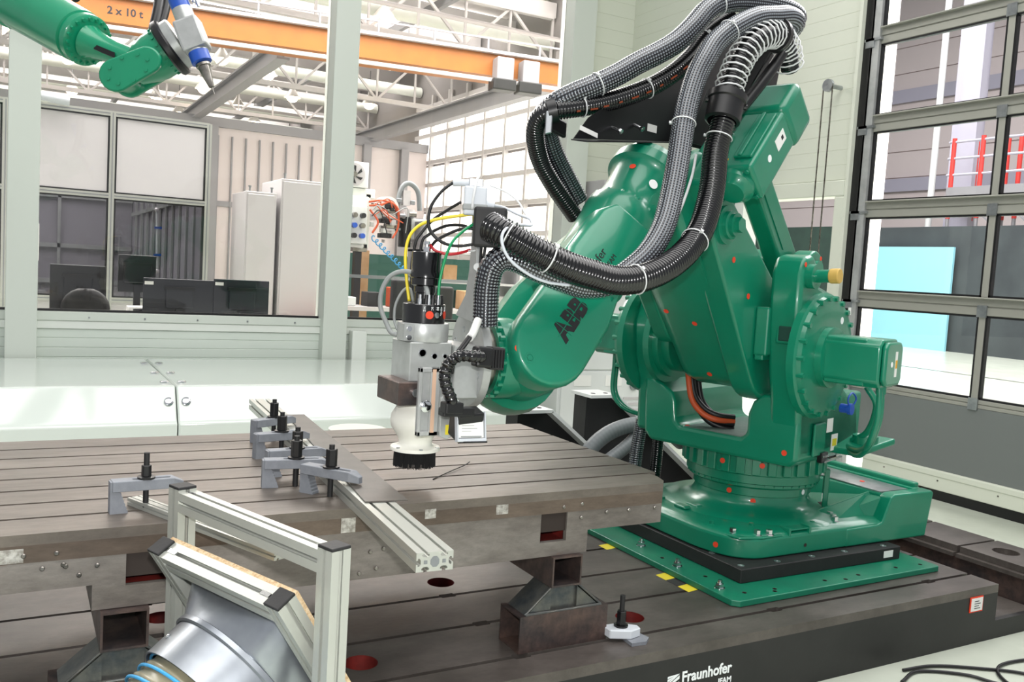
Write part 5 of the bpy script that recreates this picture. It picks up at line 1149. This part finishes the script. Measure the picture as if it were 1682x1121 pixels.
# roof: deck, purlins, skylights, lamps
rf = struct(MB().box(-14, 8.4, 7.9, 12, 46, 8.1).build('ceiling_hall', 'roof_deck'))
for i in range(17):
    y = 13 + i * 2; z = 7.35
    MB().box(-12, y - .14, z, 11.3, y + .14, z + .35).build('roof_purlin', 'truss', rf)
for i in range(9):
    y = 14 + i * 4
    MB().box(-12, y - .5, 7.84, 11.2, y + .5, 7.9).build('skylight', 'sky_panel', rf)
for x in (-6.5, -1.5, 3.5, 8.5):
    MB().box(x - .06, 9, 7.15, x + .06, 46, 7.35).build('roof_rafter', 'truss_grey', rf)
for i in range(8):
    MB().cyl((-12, 15 + i * 4, 6.75), (11.3, 15 + i * 4, 6.75), .16, n=14).build('roof_duct', 'white_paint', rf, smooth=40)
for i in range(6):
    MB().cyl((-12, 17 + i * 5, 6.3), (11.3, 17 + i * 5, 6.3), .05, n=8).build('roof_pipe', 'truss', rf, smooth=40)
# lattice girders
def girder(y, z0, z1, label, x0=-6, x1=11):
    t = thing('roof_girder', label, 'girder', (x0, y, z0), 'lattice girders under the hall roof')
    MB().box(x0, y - .06, z0, x1, y + .06, z0 + .12).build('lower_chord', 'truss', t); MB().box(x0, y - .06, z1 - .12, x1, y + .06, z1).build('upper_chord', 'truss', t)
    n = int((x1 - x0) / 1.1)
    for i in range(n):
        xa = x0 + i * (x1 - x0) / n; xb = xa + (x1 - x0) / n; za, zb = (z0 + .06, z1 - .06) if i % 2 else (z1 - .06, z0 + .06)
        MB().bar((xa, y, za), (xb, y, zb), .06, .06).build('diagonal', 'truss', t)
        MB().bar((xb, y, z0 + .06), (xb, y, z1 - .06), .05, .05, (0, 1, 0)).build('upright', 'truss', t)
girder(18.5, 6.1, 7.3, 'lattice girder nearest above the orange crane'); girder(24, 5.7, 7.0, 'middle lattice girder behind the orange crane'); girder(31, 5.9, 7.2, 'farthest lattice girder under the hall roof')
for x, nm in ((4.3, 'grey crane runway beam left of the middle white post'), (9.4, 'grey crane runway beam at the window wall')):
    t = thing('runway_beam', nm, 'beam', (x, 20, 4.9)); YR = 16.9 if x < 5 else 15.6; MB().box(x - .12, YR, 4.88, x + .12, 34, 4.92).build('lower_flange', 'truss_grey', t); MB().box(x - .12, YR, 5.22, x + .12, 34, 5.26).build('upper_flange', 'truss_grey', t); MB().box(x - .02, YR, 4.92, x + .02, 34, 5.22).build('web', 'truss_grey', t)
LM = [(1.255, 28.7), (1.64, 34.4), (4.2, 33.3), (5.36, 36.2), (4.81, 25.4), (6.79, 32.7), (7.85, 29.5), (8.12, 36), (5.21, 30.3), (6.32, 26.5), (6.85, 18.6), (10.2, 28.7), (2.9, 19.5), (9.0, 22.5), (-.4, 26), (-1.2, 31)]
m0 = None
for i, (x, y) in enumerate(LM):
    od = sorted(range(len(LM)), key=lambda q: math.atan2(LM[q][0], LM[q][1])).index(i)
    lab = 'bell-shaped hall lamp, %s from the left under the roof' % ('first second third fourth fifth sixth seventh eighth ninth tenth eleventh twelfth thirteenth fourteenth fifteenth sixteenth'.split()[od])
    if m0 is None:
        m0 = thing('hall_lamp', lab, 'lamp', (0, 0, 0), 'bell lamps under the hall roof')
        MB().lathe([(.05, .42), (.06, .3), (.13, .2), (.26, .02), (.27, 0), (.25, .02), (.12, .19)], (0, 0, 0), UZ, 24, False).build('shade', 'lamp_shade', m0, smooth=50)
        MB().sphere((0, 0, .03), .19, 8).build('bulb', 'lamp_glow', m0, smooth=60); MB().cyl((0, 0, .42), (0, 0, 1.1), .015, n=6).build('cord', 'truss_grey', m0)
        place(m0, Matrix.Translation((x, y, 6.45)))
    else: copy_tree(m0, Matrix.Translation((x, y, 6.45)), lab)
# orange travelling crane
cr = thing('overhead_crane', 'orange double-girder overhead crane spanning the hall', 'crane', (4, 15.3, 4.7))
c0, c1 = Vector((-3, 16.55, 4.93)), Vector((11, 14.3, 4.93)); cx = (c1 - c0).normalized(); cn = cx.cross(UZ)
MB().bar(c0, c1, .3, .38).build('crane_girder', 'orange_crane', cr); MB().bar(c0 - cn * 1.0 + UZ * .1, c1 - cn * 1.0 + UZ * .1, .3, .34).build('crane_girder', 'orange_crane', cr)
MB().bar(c0 + UZ * .22, c1 + UZ * .22, .5, .05).build('girder_rail', 'truss', cr); MB().bar(c0 - UZ * .3 + cn * .3, c1 - UZ * .3 + cn * .3, .06, .06).build('power_rail', 'truss', cr); MB().bar(c0 + UZ * .5, c1 + UZ * .5, .03, .03).build('handrail', 'truss_grey', cr)
for i in range(14): p = c0.lerp(c1, (i + .5) / 14); MB().bar(p + UZ * .22, p + UZ * .5, .03, .03, (0, 1, 0)).build('handrail_post', 'truss_grey', cr)
for t, h in ((.765, .5), (.80, .42)): p = c0.lerp(c1, t); MB().obox(p + cn * .3 - UZ * .1, cx, cn, UZ, .16, .15, .2).build('hoist_drum', 'truss_grey', cr, bevel=(.02, 2)); MB().obox(p + cn * .3 - UZ * .38, cx, cn, UZ, .22, .16, .1).build('hoist_block', 'black_paint', cr, bevel=(.02, 2))
p = c0.lerp(c1, .303) + cn * .152; text('2 x 10 t', 'crane_lettering', 'ink', frame_m(p + UZ * -.06, cx, UZ), .165, cr, depth=.002, bold=.004)
# ---- aluminium-framed cubicle
cb = thing('glazed_cubicle', 'aluminium-framed cubicle with grey upper panels and tinted lower panes', 'cubicle', (.5, 11, ZF))
CY = 11.0
for x in (-2.2, -.66, -.095, .94, 1.97):
    MB().box(x - .028, CY - .028, ZF, x + .028, CY + .028, 2.71).build('frame_post', 'alu', cb); MB().box(x - .006, CY - .0285, ZF, x + .006, CY - .028, 2.7).build('post_groove', 'alu_dark', cb)
for z in (2.69, 1.785, .62, ZF + .03): MB().box(-2.2, CY - .026, z - .028, 1.97, CY + .026, z + .028).build('frame_rail', 'alu', cb); MB().box(-2.2, CY - .0275, z - .006, 1.97, CY - .026, z + .006).build('rail_groove', 'alu_dark', cb)
for x0, x1 in ((-2.17, -.69), (-.63, -.125), (-.067, .912), (.968, 1.942)):
    pn = MB().box(x0 + .02, CY - .006, 1.83, x1 - .02, CY + .006, 2.645).build('upper_panel', 'cubicle_panel', cb)
    g = MB(); g.box(x0, CY - .012, 1.813, x1, CY + .012, 1.83); g.box(x0, CY - .012, 2.645, x1, CY + .012, 2.662); g.box(x0, CY - .012, 1.813, x0 + .02, CY + .012, 2.662); g.box(x1 - .02, CY - .012, 1.813, x1, CY + .012, 2.662); g.build('panel_gasket', 'black', pn)
    pn = MB().box(x0 + .02, CY - .004, .665, x1 - .02, CY + .004, 1.74).build('lower_pane', 'pane_tint', cb)
    g = MB(); g.box(x0, CY - .012, .648, x1, CY + .012, .665); g.box(x0, CY - .012, 1.74, x1, CY + .012, 1.757); g.box(x0, CY - .012, .648, x0 + .02, CY + .012, 1.757); g.box(x1 - .02, CY - .012, .648, x1, CY + .012, 1.757); g.build('pane_gasket', 'black', pn)
    MB().box(x0, CY - .004, ZF, x1, CY + .004, .592).build('base_panel', 'cubicle_panel', cb)
MB().box(-2.2, 14.2, ZF, 1.5, 14.3, 2.6).build('rear_wall', 'inner_wall', cb); MB().prism([(1.97, CY + .05, ZF), (1.99, CY + .05, ZF), (1.52, 14.25, ZF), (1.50, 14.25, ZF)], (0, 0, 2.9)).build('side_wall', 'inner_wall', cb)
for z in (1.2, 1.9, .7): MB().box(-2.2, 14.15, z - .03, 1.5, 14.2, z + .03).build('rear_rail', 'alu', cb)
for x in (.55, 1.2, -.3): MB().box(x - .02, 14.15, ZF, x + .02, 14.2, 2.6).build('rear_post', 'alu', cb)
for i in range(11):
    t = i / 11; x = 1.96 - .47 * t; y = CY + .15 + 3.0 * t; MB().box(x - .025, y - .02, ZF, x, y + .02, 2.5).build('side_post', 'alu', cb)
MB().bar((1.94, CY + .1, 1.9), (1.49, 14.1, 1.7), .03, .05).build('side_rail', 'alu', cb); MB().bar((1.94, CY + .1, .75), (1.49, 14.1, .72), .03, .05).build('side_rail', 'alu', cb)
lf = thing('tube_lamp', 'clear tube lamp fixture on the top rail of the cubicle', 'lamp', (.3, 10.9, 2.72)); MB().cyl((.2, 10.9, 2.77), (.5, 10.9, 2.75), .05, n=16).build('lamp_cover', 'pale_cable', lf, smooth=40); MB().box(.2, 10.88, 2.715, .5, 10.94, 2.73).build('lamp_base', 'white_paint', lf)
pst = MB().box(.17, 10.95, 1.02, .235, 10.955, 1.42); tag(pst.build('paper_notice', 'label_white'), 'narrow white paper notice on the cubicle pane beside the left post', 'notice')
lm = thing('wall_antenna', 'thin white rod with blue clips standing inside the cubicle', 'rod', (1.56, 12.6, .9)); MB().cyl((1.60, 12.4, 1.72), (1.63, 12.4, .95), .012, n=8).build('rod', 'white_paint', lm, smooth=40)
for z in (1.5, 1.15): MB().box(1.58, 12.38, z - .015, 1.67, 12.42, z + .015).build('rod_clip', 'blue', lm)
for z in (1.73, .94): MB().sphere((1.6 + (1.73 - z) * .04, 12.4, z), .03, 8).build('rod_knob', 'lamp_shade', lm, smooth=60)
# ---- desk with monitors behind the glass
dk = thing('office_desk', 'grey office desk behind the low wall under the monitors', 'desk', (1, 8.7, ZF)); MB().box(-.2, 8.4, .5, 2.4, 9.2, .53).build('desk_top', 'cab_grey', dk)
for x in (-.15, 2.3): MB().box(x, 8.5, ZF, x + .05, 9.1, .5).build('desk_leg', 'cab_grey', dk)
def monitor(x0, x1, z0, z1, y, label, m='monitor_back', plain=False):
    t = thing('computer_monitor', label, 'monitor', ((x0 + x1) / 2, y, .53), 'monitors behind the glass')
    MB().box(x0, y, z0, x1, y + .03, z1).build('housing', m, t, bevel=(.006, 2)); xc = (x0 + x1) / 2
    MB().box(xc - .12, y - .03, z0 + (z1 - z0) * .25, xc + .12, y, z0 + (z1 - z0) * .75).build('back_cover', m, t, bevel=(.01, 2)); MB().box(xc - .13, y - .034, z0 + (z1 - z0) * .72, xc + .13, y - .004, z0 + (z1 - z0) * .8).build('back_ridge', 'black', t)
    MB().box(xc - .03, y - .015, .535, xc + .03, y + .02, z0 + .08).build('stand', m, t); MB().box(xc - .11, y - .09, .5305, xc + .11, y + .09, .542).build('stand_base', m, t)
    if not plain: MB().box(x0 + .01, y - .001, z1 - .06, x0 + .085, y, z1 - .03).build('sticker', 'label_white', t)
monitor(1.02, 1.64, .60, .955, 8.62, 'black monitor seen from behind, left of the overlapping pair'); monitor(1.63, 2.14, .60, .975, 8.60, 'black monitor seen from behind, right of the overlapping pair')
monitor(.85, 1.18, .80, 1.15, 9.05, 'raised dark monitor above the overlapping pair', 'monitor', True); monitor(.285, .74, .62, 1.03, 9.0, 'dark monitor behind the office chair at the left', 'monitor', True)
oc = thing('office_chair', 'black rounded office chair backrest in front of the left monitor', 'chair', (.62, 8.75, ZF)); MB().sphere((.56, 8.72, .66), .2, 10, (1, .25, .9)).build('backrest', 'black_matte', oc, smooth=60); MB().cyl((.58, 8.75, ZF + .05), (.58, 8.75, .4), .03).build('column', 'black', oc); MB().cyl((.58, 8.75, ZF), (.58, 8.75, ZF + .05), .25, .05).build('base', 'black', oc); MB().box(.38, 8.5, .2, .78, 8.95, .28).build('seat', 'black_matte', oc, bevel=(.03, 3))
b = MB(); b.box(.92, 8.8, .531, 1.3, 9.0, .68); dv = b.build('desk_console', 'label_white', bevel=(.006, 1)); tag(dv, 'pale desktop console with blue-grey slots under the raised monitor', 'console')
for i in range(2): MB().box(.96 + i * .17, 8.797, .56, 1.1 + i * .17, 8.8, .66).build('front_slot', 'pane_tint', dv)
# ---- two tall cabinets
for i, (x0, x1, y0, y1, z1) in enumerate(((2.31, 2.66, 10.5, 11.25, 1.95), (2.71, 3.35, 10.5, 11.45, 2.13))):
    t = thing('control_cabinet', ('smaller pale control cabinet left of the taller one', 'taller pale control cabinet beside the middle white post')[i], 'cabinet', ((x0 + x1) / 2, 10.8, ZF), 'control cabinets behind the glass')
    MB().box(x0, y0, .0, x1, y1, z1).build('body', 'cab_grey', t, bevel=(.008, 2)); MB().box(x0 + .03, y0 + .03, ZF, x1 - .03, y1 - .03, 0).build('plinth', 'black_paint', t); MB().box(x0 + .02, y0 - .012, .03, x1 - .02, y0, z1 - .03).build('door', 'cab_grey', t, bevel=(.004, 1))
    for xx in (x0 + .05, x1 - .05): MB().lathe([(.012, 0), (.012, .05), (.02, .05), (.02, .065)], (xx, y0 + .05, z1), UZ, 10).build('lifting_eye', 'zinc', t)
t = thing('orange_barrier', 'orange painted bar standing low in front of the control cabinets', 'barrier', (3.1, 10.2, ZF)); MB().box(2.72, 10.2, .2, 3.5, 10.32, .52).build('bar', 'orange_cable', t, bevel=(.02, 2)); MB().box(2.85, 10.15, ZF, 3.4, 10.2, .4).build('foot', 'black_paint', t)
# ---- test machine
ms = thing('test_machine', 'white test machine with exposed wiring and cooling fan behind the glass', 'machine', (4, 11.3, ZF))
MB().box(3.55, 11.2, 2.05, 4.12, 11.9, 2.17).build('top_beam', 'white_paint', ms, bevel=(.01, 2)); MB().box(3.56, 11.1, 1.93, 4.0, 11.7, 2.06).build('upper_housing', 'white_paint', ms, bevel=(.01, 2)); MB().box(3.58, 11.05, 1.45, 3.97, 11.6, 1.93).build('valve_panel', 'cab_white', ms, bevel=(.006, 1))
MB().box(4.0, 11.2, 1.4, 4.06, 11.3, 2.1).build('side_rail', 'white_paint', ms); MB().box(3.9, 11.25, ZF, 3.99, 11.35, 1.45).build('pillar', 'black_paint', ms); MB().box(3.85, 11.2, 1.35, 4.04, 11.4, 1.45).build('pillar_head', 'steel', ms)
for i in range(3):
    for j in range(3): MB().cyl((3.68 + i * .11, 11.05, 1.55 + j * .13), (3.68 + i * .11, 10.98, 1.55 + j * .13), .034, n=12).build('pressure_valve', ('steel', 'black', 'blue')[(i + j) % 3], ms, smooth=40)
MB().lathe([(.13, -.1), (.13, .1), (.09, .1), (.09, -.1)], (4.28, 11.2, 1.96), (.2, -1, 0), 24).build('motor_ring', 'cab_white', ms, smooth=40); MB().cyl((4.28, 11.22, 1.96), (4.3, 11.14, 1.96), .1, n=20).build('motor_core', 'black', ms)
for i in range(7): q = (4.18 + .04 * (i % 3), 11.1, 1.55 + .09 * i / 1.4); MB().box(q[0], q[1], q[2], q[0] + .16, q[1] + .12, q[2] + .06).build('drive_unit', ('black_matte', 'cab_white', 'steel')[i % 3], ms, bevel=(.006, 1))
MB().cyl((4.56, 11.2, 1.45), (4.56, 11.2, 1.85), .085).build('black_cylinder', 'black', ms, smooth=40); MB().cyl((4.56, 11.2, 1.85), (4.56, 11.2, 1.95), .12).build('cylinder_head', 'cab_grey', ms, smooth=40); MB().box(4.5, 11.15, 2.0, 4.6, 11.25, 2.2).build('guide_post', 'cab_grey', ms)
MB().box(4.62, 11.2, 1.56, 5.0, 11.3, 1.84).build('white_box', 'cab_white', ms, bevel=(.006, 1))
for i, pts in enumerate(([(4.0, 11.1, 2.0), (4.2, 11.05, 2.03), (4.38, 11.05, 1.95), (4.4, 11.05, 1.7), (4.33, 11.05, 1.55)], [(4.0, 11.08, 1.95), (4.15, 11.05, 1.97), (4.3, 11.05, 2.02), (4.42, 11.1, 1.85)], [(4.02, 11.1, 1.9), (4.12, 11.05, 1.75), (4.05, 11.05, 1.6)])): hose('orange_wire', pts, .014, 'orange_cable', ms, 8, .03)
hose('cable_chain', [(4.42, 11.2, 1.85), (4.45, 11.2, 2.1), (4.5, 11.2, 2.25), (4.6, 11.2, 2.3), (4.72, 11.2, 2.2), (4.76, 11.2, 1.95)], .035, 'grey_tube', ms, 8, .03)
hose('blue_coil_hose', [Vector((4.05, 11.05, 1.55)).lerp(Vector((4.5, 11.0, 1.15)), i / 60) + Vector((math.cos(i * .9), 0, math.sin(i * .9))) * .03 for i in range(61)], .008, 'blue_stripe', ms, 6, .015)
hose('arc_guard', [(3.55, 11.2, 1.35), (3.66, 11.2, 1.42), (3.85, 11.2, 1.43), (3.98, 11.2, 1.42)], .03, 'cab_white', ms, 8, .03)
rnd = random.Random(3)
for i in range(26):      # valves, clamps and small drives crowding the open side of the machine
    x, z, y = rnd.uniform(4.06, 4.62), rnd.uniform(1.46, 2.08), rnd.uniform(11.0, 11.3); w_, h_ = rnd.uniform(.03, .09), rnd.uniform(.03, .08); m_ = rnd.choice(('black_matte', 'cab_white', 'steel', 'cab_grey', 'black', 'alu_dark'))
    if i % 3: MB().box(x, y, z, x + w_, y + .06, z + h_).build('machine_fitting', m_, ms, bevel=(.005, 1))
    else: MB().cyl((x, y, z), (x + w_, y - .02, z), h_ * .5, n=14).build('machine_fitting', m_, ms, smooth=40)
for i in range(8):
    x, z = rnd.uniform(3.98, 4.3), rnd.uniform(1.7, 2.05); hose('machine_wire', [(x, 11.0, z), (x + rnd.uniform(.05, .2), 10.97, z + rnd.uniform(-.15, .12)), (x + rnd.uniform(.15, .35), 11.0, z - rnd.uniform(0, .3))], .007, ('orange_cable', 'rubber', 'orange_cable', 'grey_cable')[i % 4], ms, 6, .03)
fn_ = thing('cooling_fan', 'square cooling fan unit with black blades on top of the test machine', 'fan', (3.8, 11.3, 2.17)); MB().box(3.61, 11.15, 2.175, 4.0, 11.4, 2.5).build('fan_housing', 'cab_white', fn_, bevel=(.008, 1)); MB().lathe([(.145, 0), (.145, .02), (.125, .02)], (3.8, 11.15, 2.335), (0, -1, 0), 32).build('fan_ring', 'cab_grey', fn_, smooth=40)
MB().cyl((3.8, 11.148, 2.335), (3.8, 11.142, 2.335), .124, n=32).build('fan_mouth', 'cab_grey', fn_)
for i in range(6):
    a = math.pi * i / 3; P = [Vector((3.8, 11.125, 2.335)) + Vector((math.cos(a + d) * r, 0, math.sin(a + d) * r)) for d, r in ((-.1, .03), (.35, .11), (.75, .12), (.3, .035))]; MB().prism(P, (0, -.004, 0)).build('fan_blade', 'black', fn_)
MB().cyl((3.8, 11.13, 2.335), (3.8, 11.1, 2.335), .035, n=16).build('fan_hub', 'steel', fn_)
for i, (x0, x1, z0, z1, y) in enumerate(((3.62, 3.88, .75, 1.32, 11.6), (4.06, 4.26, .95, 1.38, 11.7))): tag(MB().box(x0, y, ZF, x1, y + .02, z1).build('plywood_sheet', 'plywood'), ('plywood sheet leaning left of the machine pillar', 'plywood sheet leaning right of the machine pillar')[i], 'board', 'plywood sheets by the machine')
wt = thing('work_bench', 'steel work bench with clutter in front of the test machine', 'bench', (4, 10.6, ZF)); MB().box(3.4, 10.4, .62, 5.4, 10.9, .67).build('bench_top', 'cab_grey', wt); MB().box(3.4, 10.38, 1.02, 5.4, 10.42, 1.06).build('bench_rail', 'alu_dark', wt)
for x in (3.45, 5.3): MB().box(x, 10.45, ZF, x + .05, 10.85, .62).build('bench_leg', 'alu_dark', wt)
for i in range(6): MB().box(3.5 + i * .33, 10.5, .671, 3.68 + i * .33, 10.75, .78 + .07 * (i % 3)).build('part_box', ('cab_white', 'black_matte', 'orange_cable', 'cab_white', 'steel', 'plywood')[i], wt, bevel=(.006, 1))
tag(MB().cyl((4.3, 10.45, 1.09), (4.75, 10.45, 1.12), .05).build('grey_motor', 'grey_tube', smooth=40), 'grey cylindrical motor lying on the bench rail', 'motor')
for i, (x, lab) in enumerate(((3.86, 'left black office chair behind the sill near the spindle'), (4.25, 'right black office chair behind the sill near the spindle'))):
    t = thing('office_chair', lab, 'chair', (x, 9.3, ZF), 'office chairs behind the sill'); MB().box(x - .19, 9.3, .55, x + .19, 9.38, 1.05 - .06 * i).build('backrest', 'black_matte', t, bevel=(.035, 3)); MB().box(x - .2, 8.9, .3, x + .2, 9.3, .38).build('seat', 'black_matte', t, bevel=(.03, 3)); MB().cyl((x, 9.1, ZF), (x, 9.1, .3), .03).build('column', 'black', t)
tk = thing('storage_rack', 'grey storage rack with boxes between tool and robot behind the glass', 'rack', (5.3, 11, ZF))
for z in (.6, 1.0, 1.4): MB().box(4.7, 10.9, z, 6.2, 11.4, z + .03).build('shelf', 'cab_grey', tk)
for x in (4.7, 6.15): MB().box(x, 10.9, ZF, x + .05, 11.4, 1.8).build('rack_post', 'truss_grey', tk)
for i in range(5): MB().box(4.8 + i * .27, 11.0, .631 + .4 * (i % 2), 5.0 + i * .27, 11.3, .8 + .4 * (i % 2) + .05 * (i % 3)).build('storage_box', ('cab_white', 'plywood', 'dark_green', 'cab_white', 'cab_grey')[i], tk)
tag(MB().box(3.2, 13.0, ZF, 7.2, 13.04, 1.35).build('green_screen', 'dark_green'), 'dark green welding screen behind the test machine', 'screen')
# ================================================================ behind the robot: white cabinet, brackets, hose
wc_ = thing('robot_controller', 'white robot control cabinet standing behind the green robot', 'cabinet', (4.3, 7, ZF))
MB().box(3.95, 6.2, ZF, 4.95, 7.1, 1.05).build('body', 'cab_white', wc_, bevel=(.008, 2)); MB().box(3.98, 6.188, .42, 4.92, 6.2, 1.03).build('upper_door', 'cab_white', wc_, bevel=(.004, 1)); MB().box(3.98, 6.188, -.2, 4.92, 6.2, .405).build('lower_door', 'cab_white', wc_, bevel=(.004, 1))
MB().cyl((4.72, 6.188, .28), (4.72, 6.175, .28), .04, n=20).build('rotary_switch', 'zinc', wc_, smooth=40)
for k in range(3): MB().box(4.62, 6.18, .06 + .05 * k, 4.8, 6.188, .08 + .05 * k).build('vent_slot', 'cab_grey', wc_)
for x in (4.1, 4.42): MB().box(x, 6.184, .28, x + .17, 6.188, .37).build('door_label', 'label_white', wc_)
tag(MB().box(5.25, 7.6, .9, 5.7, 8.0, 2.2).build('wall_box', 'cab_grey', bevel=(.01, 2)), 'grey box on the wall panel left of the robot elbow', 'box')
# black bracket wedges with white flanges
def wedge(label, x, y, sc=1.):
    t = thing('angle_bracket', label, 'bracket', (x, y, ZF), 'black angle brackets behind the table')
    L = .95 * sc; H = .72 * sc
    MB().prism([(x, y, ZF), (x + L, y, ZF), (x + L, y, ZF + .1), (x + .16, y, ZF + H), (x, y, ZF + H)], (0, .04, 0)).build('web', 'black_matte', t)
    MB().prism([(x - .03, y - .09, ZF + H), (x + .17, y - .09, ZF + H), (x + .17, y + .13, ZF + H), (x - .03, y + .13, ZF + H)], (0, 0, .018)).build('top_flange', 'cab_white', t)
    MB().prism([(x + .16, y - .09, ZF + H), (x + L, y - .09, ZF + .1), (x + L, y + .13, ZF + .1), (x + .16, y + .13, ZF + H)], (.012, 0, .014)).build('slope_flange', 'cab_white', t)
    MB().prism([(x, y + .04, ZF), (x, y + .13, ZF), (x, y + .13, ZF + H), (x, y + .04, ZF + H)], (.018, 0, 0)).build('rear_flange', 'black_matte', t)
    for k in range(5):
        f = (k + .5) / 5; MB().lathe([(.014, 0), (.014, .002)], (x + .16 + f * (L - .16) + .012, y - .03, ZF + H + f * (.1 - H) + .016), (.6, 0, .8), 12).build('flange_hole', 'slot_dark', t)
    for k in range(2): MB().lathe([(.014, 0), (.014, .002)], (x + .03 + .09 * k, y - .02, ZF + H + .018), UZ, 12).build('flange_hole', 'slot_dark', t)
wedge('black angle bracket with white flange just behind the table end', 2.40, 4.15, .96); wedge('black angle bracket with white flange beside the white cabinet', 2.98, 4.35, 1.02)
tag(rib_hose('floor_hose', [(2.75, 3.95, -.2), (2.62, 3.9, .05), (2.66, 3.86, .25), (2.78, 3.84, .37), (2.95, 3.82, .42), (3.12, 3.8, .40), (3.3, 3.85, .3)], .042, .02, 'grey_tube', 'thick grey cable hose arching behind the robot frame', .02, 16, None), 'thick grey cable hose arching behind the robot frame', 'hose')
tag(rib_hose('floor_hose', [(2.35, 3.78, .1), (2.55, 3.76, .14), (2.72, 3.78, .22), (2.9, 3.8, .32), (3.0, 3.82, .4)], .036, .02, 'grey_tube', 'x', .02, 16, None), 'grey cable hose running low behind the table end', 'hose')
tag(rib_hose('floor_hose', [(2.78, 3.55, .50), (2.76, 3.55, .35), (2.75, 3.55, .18), (2.75, 3.55, .03)], .034, .012, 'braid', 'x', .05, 16, None), 'silver braided hose dropping behind the robot base', 'hose')
tag(rib_hose('floor_hose', [(2.93, 3.6, .48), (2.93, 3.6, .3), (2.92, 3.6, .15), (2.9, 3.62, .03)], .03, .012, 'black_gloss', 'x', .05, 16, None), 'black hose dropping behind the robot base beside the braided one', 'hose')
sbn = thing('supply_bundle', 'bundle of black and orange cables inside the robot frame', 'cable', (2.9, 3.1, .56))
for i, (dx, dz, m_) in enumerate(((0, 0, 'rubber'), (.03, .01, 'rubber'), (-.028, .012, 'orange_cable'), (.012, -.025, 'rubber'), (-.012, .03, 'rubber'))):
    hose('bundle_cable', [(2.755 + dx, 3.175, .84), (2.74 + dx, 3.145, .75 + dz), (2.742 + dx, 3.115, .66 + dz), (2.765 + dx, 3.07, .605 + dz), (2.806 + dx, 3.025, .58 + dz), (2.868, 2.994, .573 + dz)], .014, m_, sbn, 10)
tag(MB().cyl((1.98, 5.5, ZF), (1.98, 5.5, .12), .16, .19, 24).build('white_bucket', 'nozzle_white', smooth=40), 'white bucket half hidden behind the clamping table', 'bucket')
# ================================================================ next hall seen through the door
mat('far_wall', '#cfc3c2', .6); mat('far_curtain', '#3f4648', .7, 0, '#343a3d', 1.2); mat('curtain_green', '#22372f', .7, 0, '#1c2e28', 2); mat('cyan_board', '#93d0de', .5); mat('lilac_steel', '#a9a6b4', .5); mat('red_paint', '#d03a34', .5)
struct(MB().box(15.9, -16, ZF - .1, 46, 60, ZF).build('floor_next', 'floor'))
fw = struct(MB().box(30, -10, ZF, 30.3, 42, 14).build('wall_next', 'far_wall'))
for z in (5.2, 8.6): MB().box(29.8, -10, z, 30, 42, z + .5).build('wall_girt', 'lilac_steel', fw)
z = ZF
while z < 13.5:
    MB().box(29.94, -10, z, 30, 42, z + .96).build('wall_panel', 'far_wall', fw); z += 1.0
tag(MB().box(22.2, 5, ZF, 22.26, 19.3, 3.15).build('grey_curtain', 'far_curtain'), 'long dark grey curtain across the next hall behind the door panes', 'curtain')
tag(MB().box(22.3, 19.2, ZF, 22.36, 27, 3.22).build('green_curtain', 'curtain_green'), 'dark green curtain seen through the opening left of the door', 'curtain')
tag(MB().box(22.0, 15.25, ZF, 22.08, 17.9, 2.58).build('cyan_board', 'cyan_board'), 'large cyan board leaning against the dark curtain', 'board')
cw = thing('hall_column', 'lilac-grey steel column of the next hall', 'column', (23.5, 16, ZF)); MB().box(23.2, 15.75, ZF, 23.5, 16.5, 14).build('flange', 'lilac_steel', cw); MB().box(23.5, 16.05, ZF, 24.0, 16.2, 14).build('web', 'lilac_steel', cw)
MB().cyl((23.1, 16.9, ZF), (23.1, 16.9, 14), .09).build('drain_pipe', 'cab_white', cw, smooth=40)
sf = thing('scaffold', 'grey scaffold platform with red posts in the next hall', 'scaffold', (22.8, 15, ZF))
for (x, y) in ((22.6, 15.95), (22.6, 15.1), (23.0, 14.3), (23.4, 14.9), (23.4, 15.8)):
    MB().cyl((x, y, ZF), (x, y, 3.4), .05, n=10).build('post', 'truss_grey', sf, smooth=40); MB().cyl((x, y, 3.4), (x, y, 5.6), .06, n=10).build('red_post', 'red_paint', sf, smooth=40)
MB().box(22.5, 12, 4.0, 23.6, 16.0, 4.25).build('platform', 'truss_grey', sf)
for z in (4.6, 5.05, 5.5): MB().cyl((22.6, 12, z), (22.6, 16.1, z), .035, n=8).build('guard_rail', 'lilac_steel', sf)
for y in (12.6, 13.6, 14.6): MB().bar((22.55, y, 3.2), (22.55, y + .9, 4.0), .05, .05).build('brace', 'truss_grey', sf)
tag(MB().box(6.32, 5.10, ZF, 6.36, 5.4, 6.2).build('jamb_glow', 'white_glow'), 'tall added glowing strip in place of a sunlit white jamb behind the left edge of the door panes', 'glowing strip')  # emissive strip added to give the brightness of a sunlit white jamb
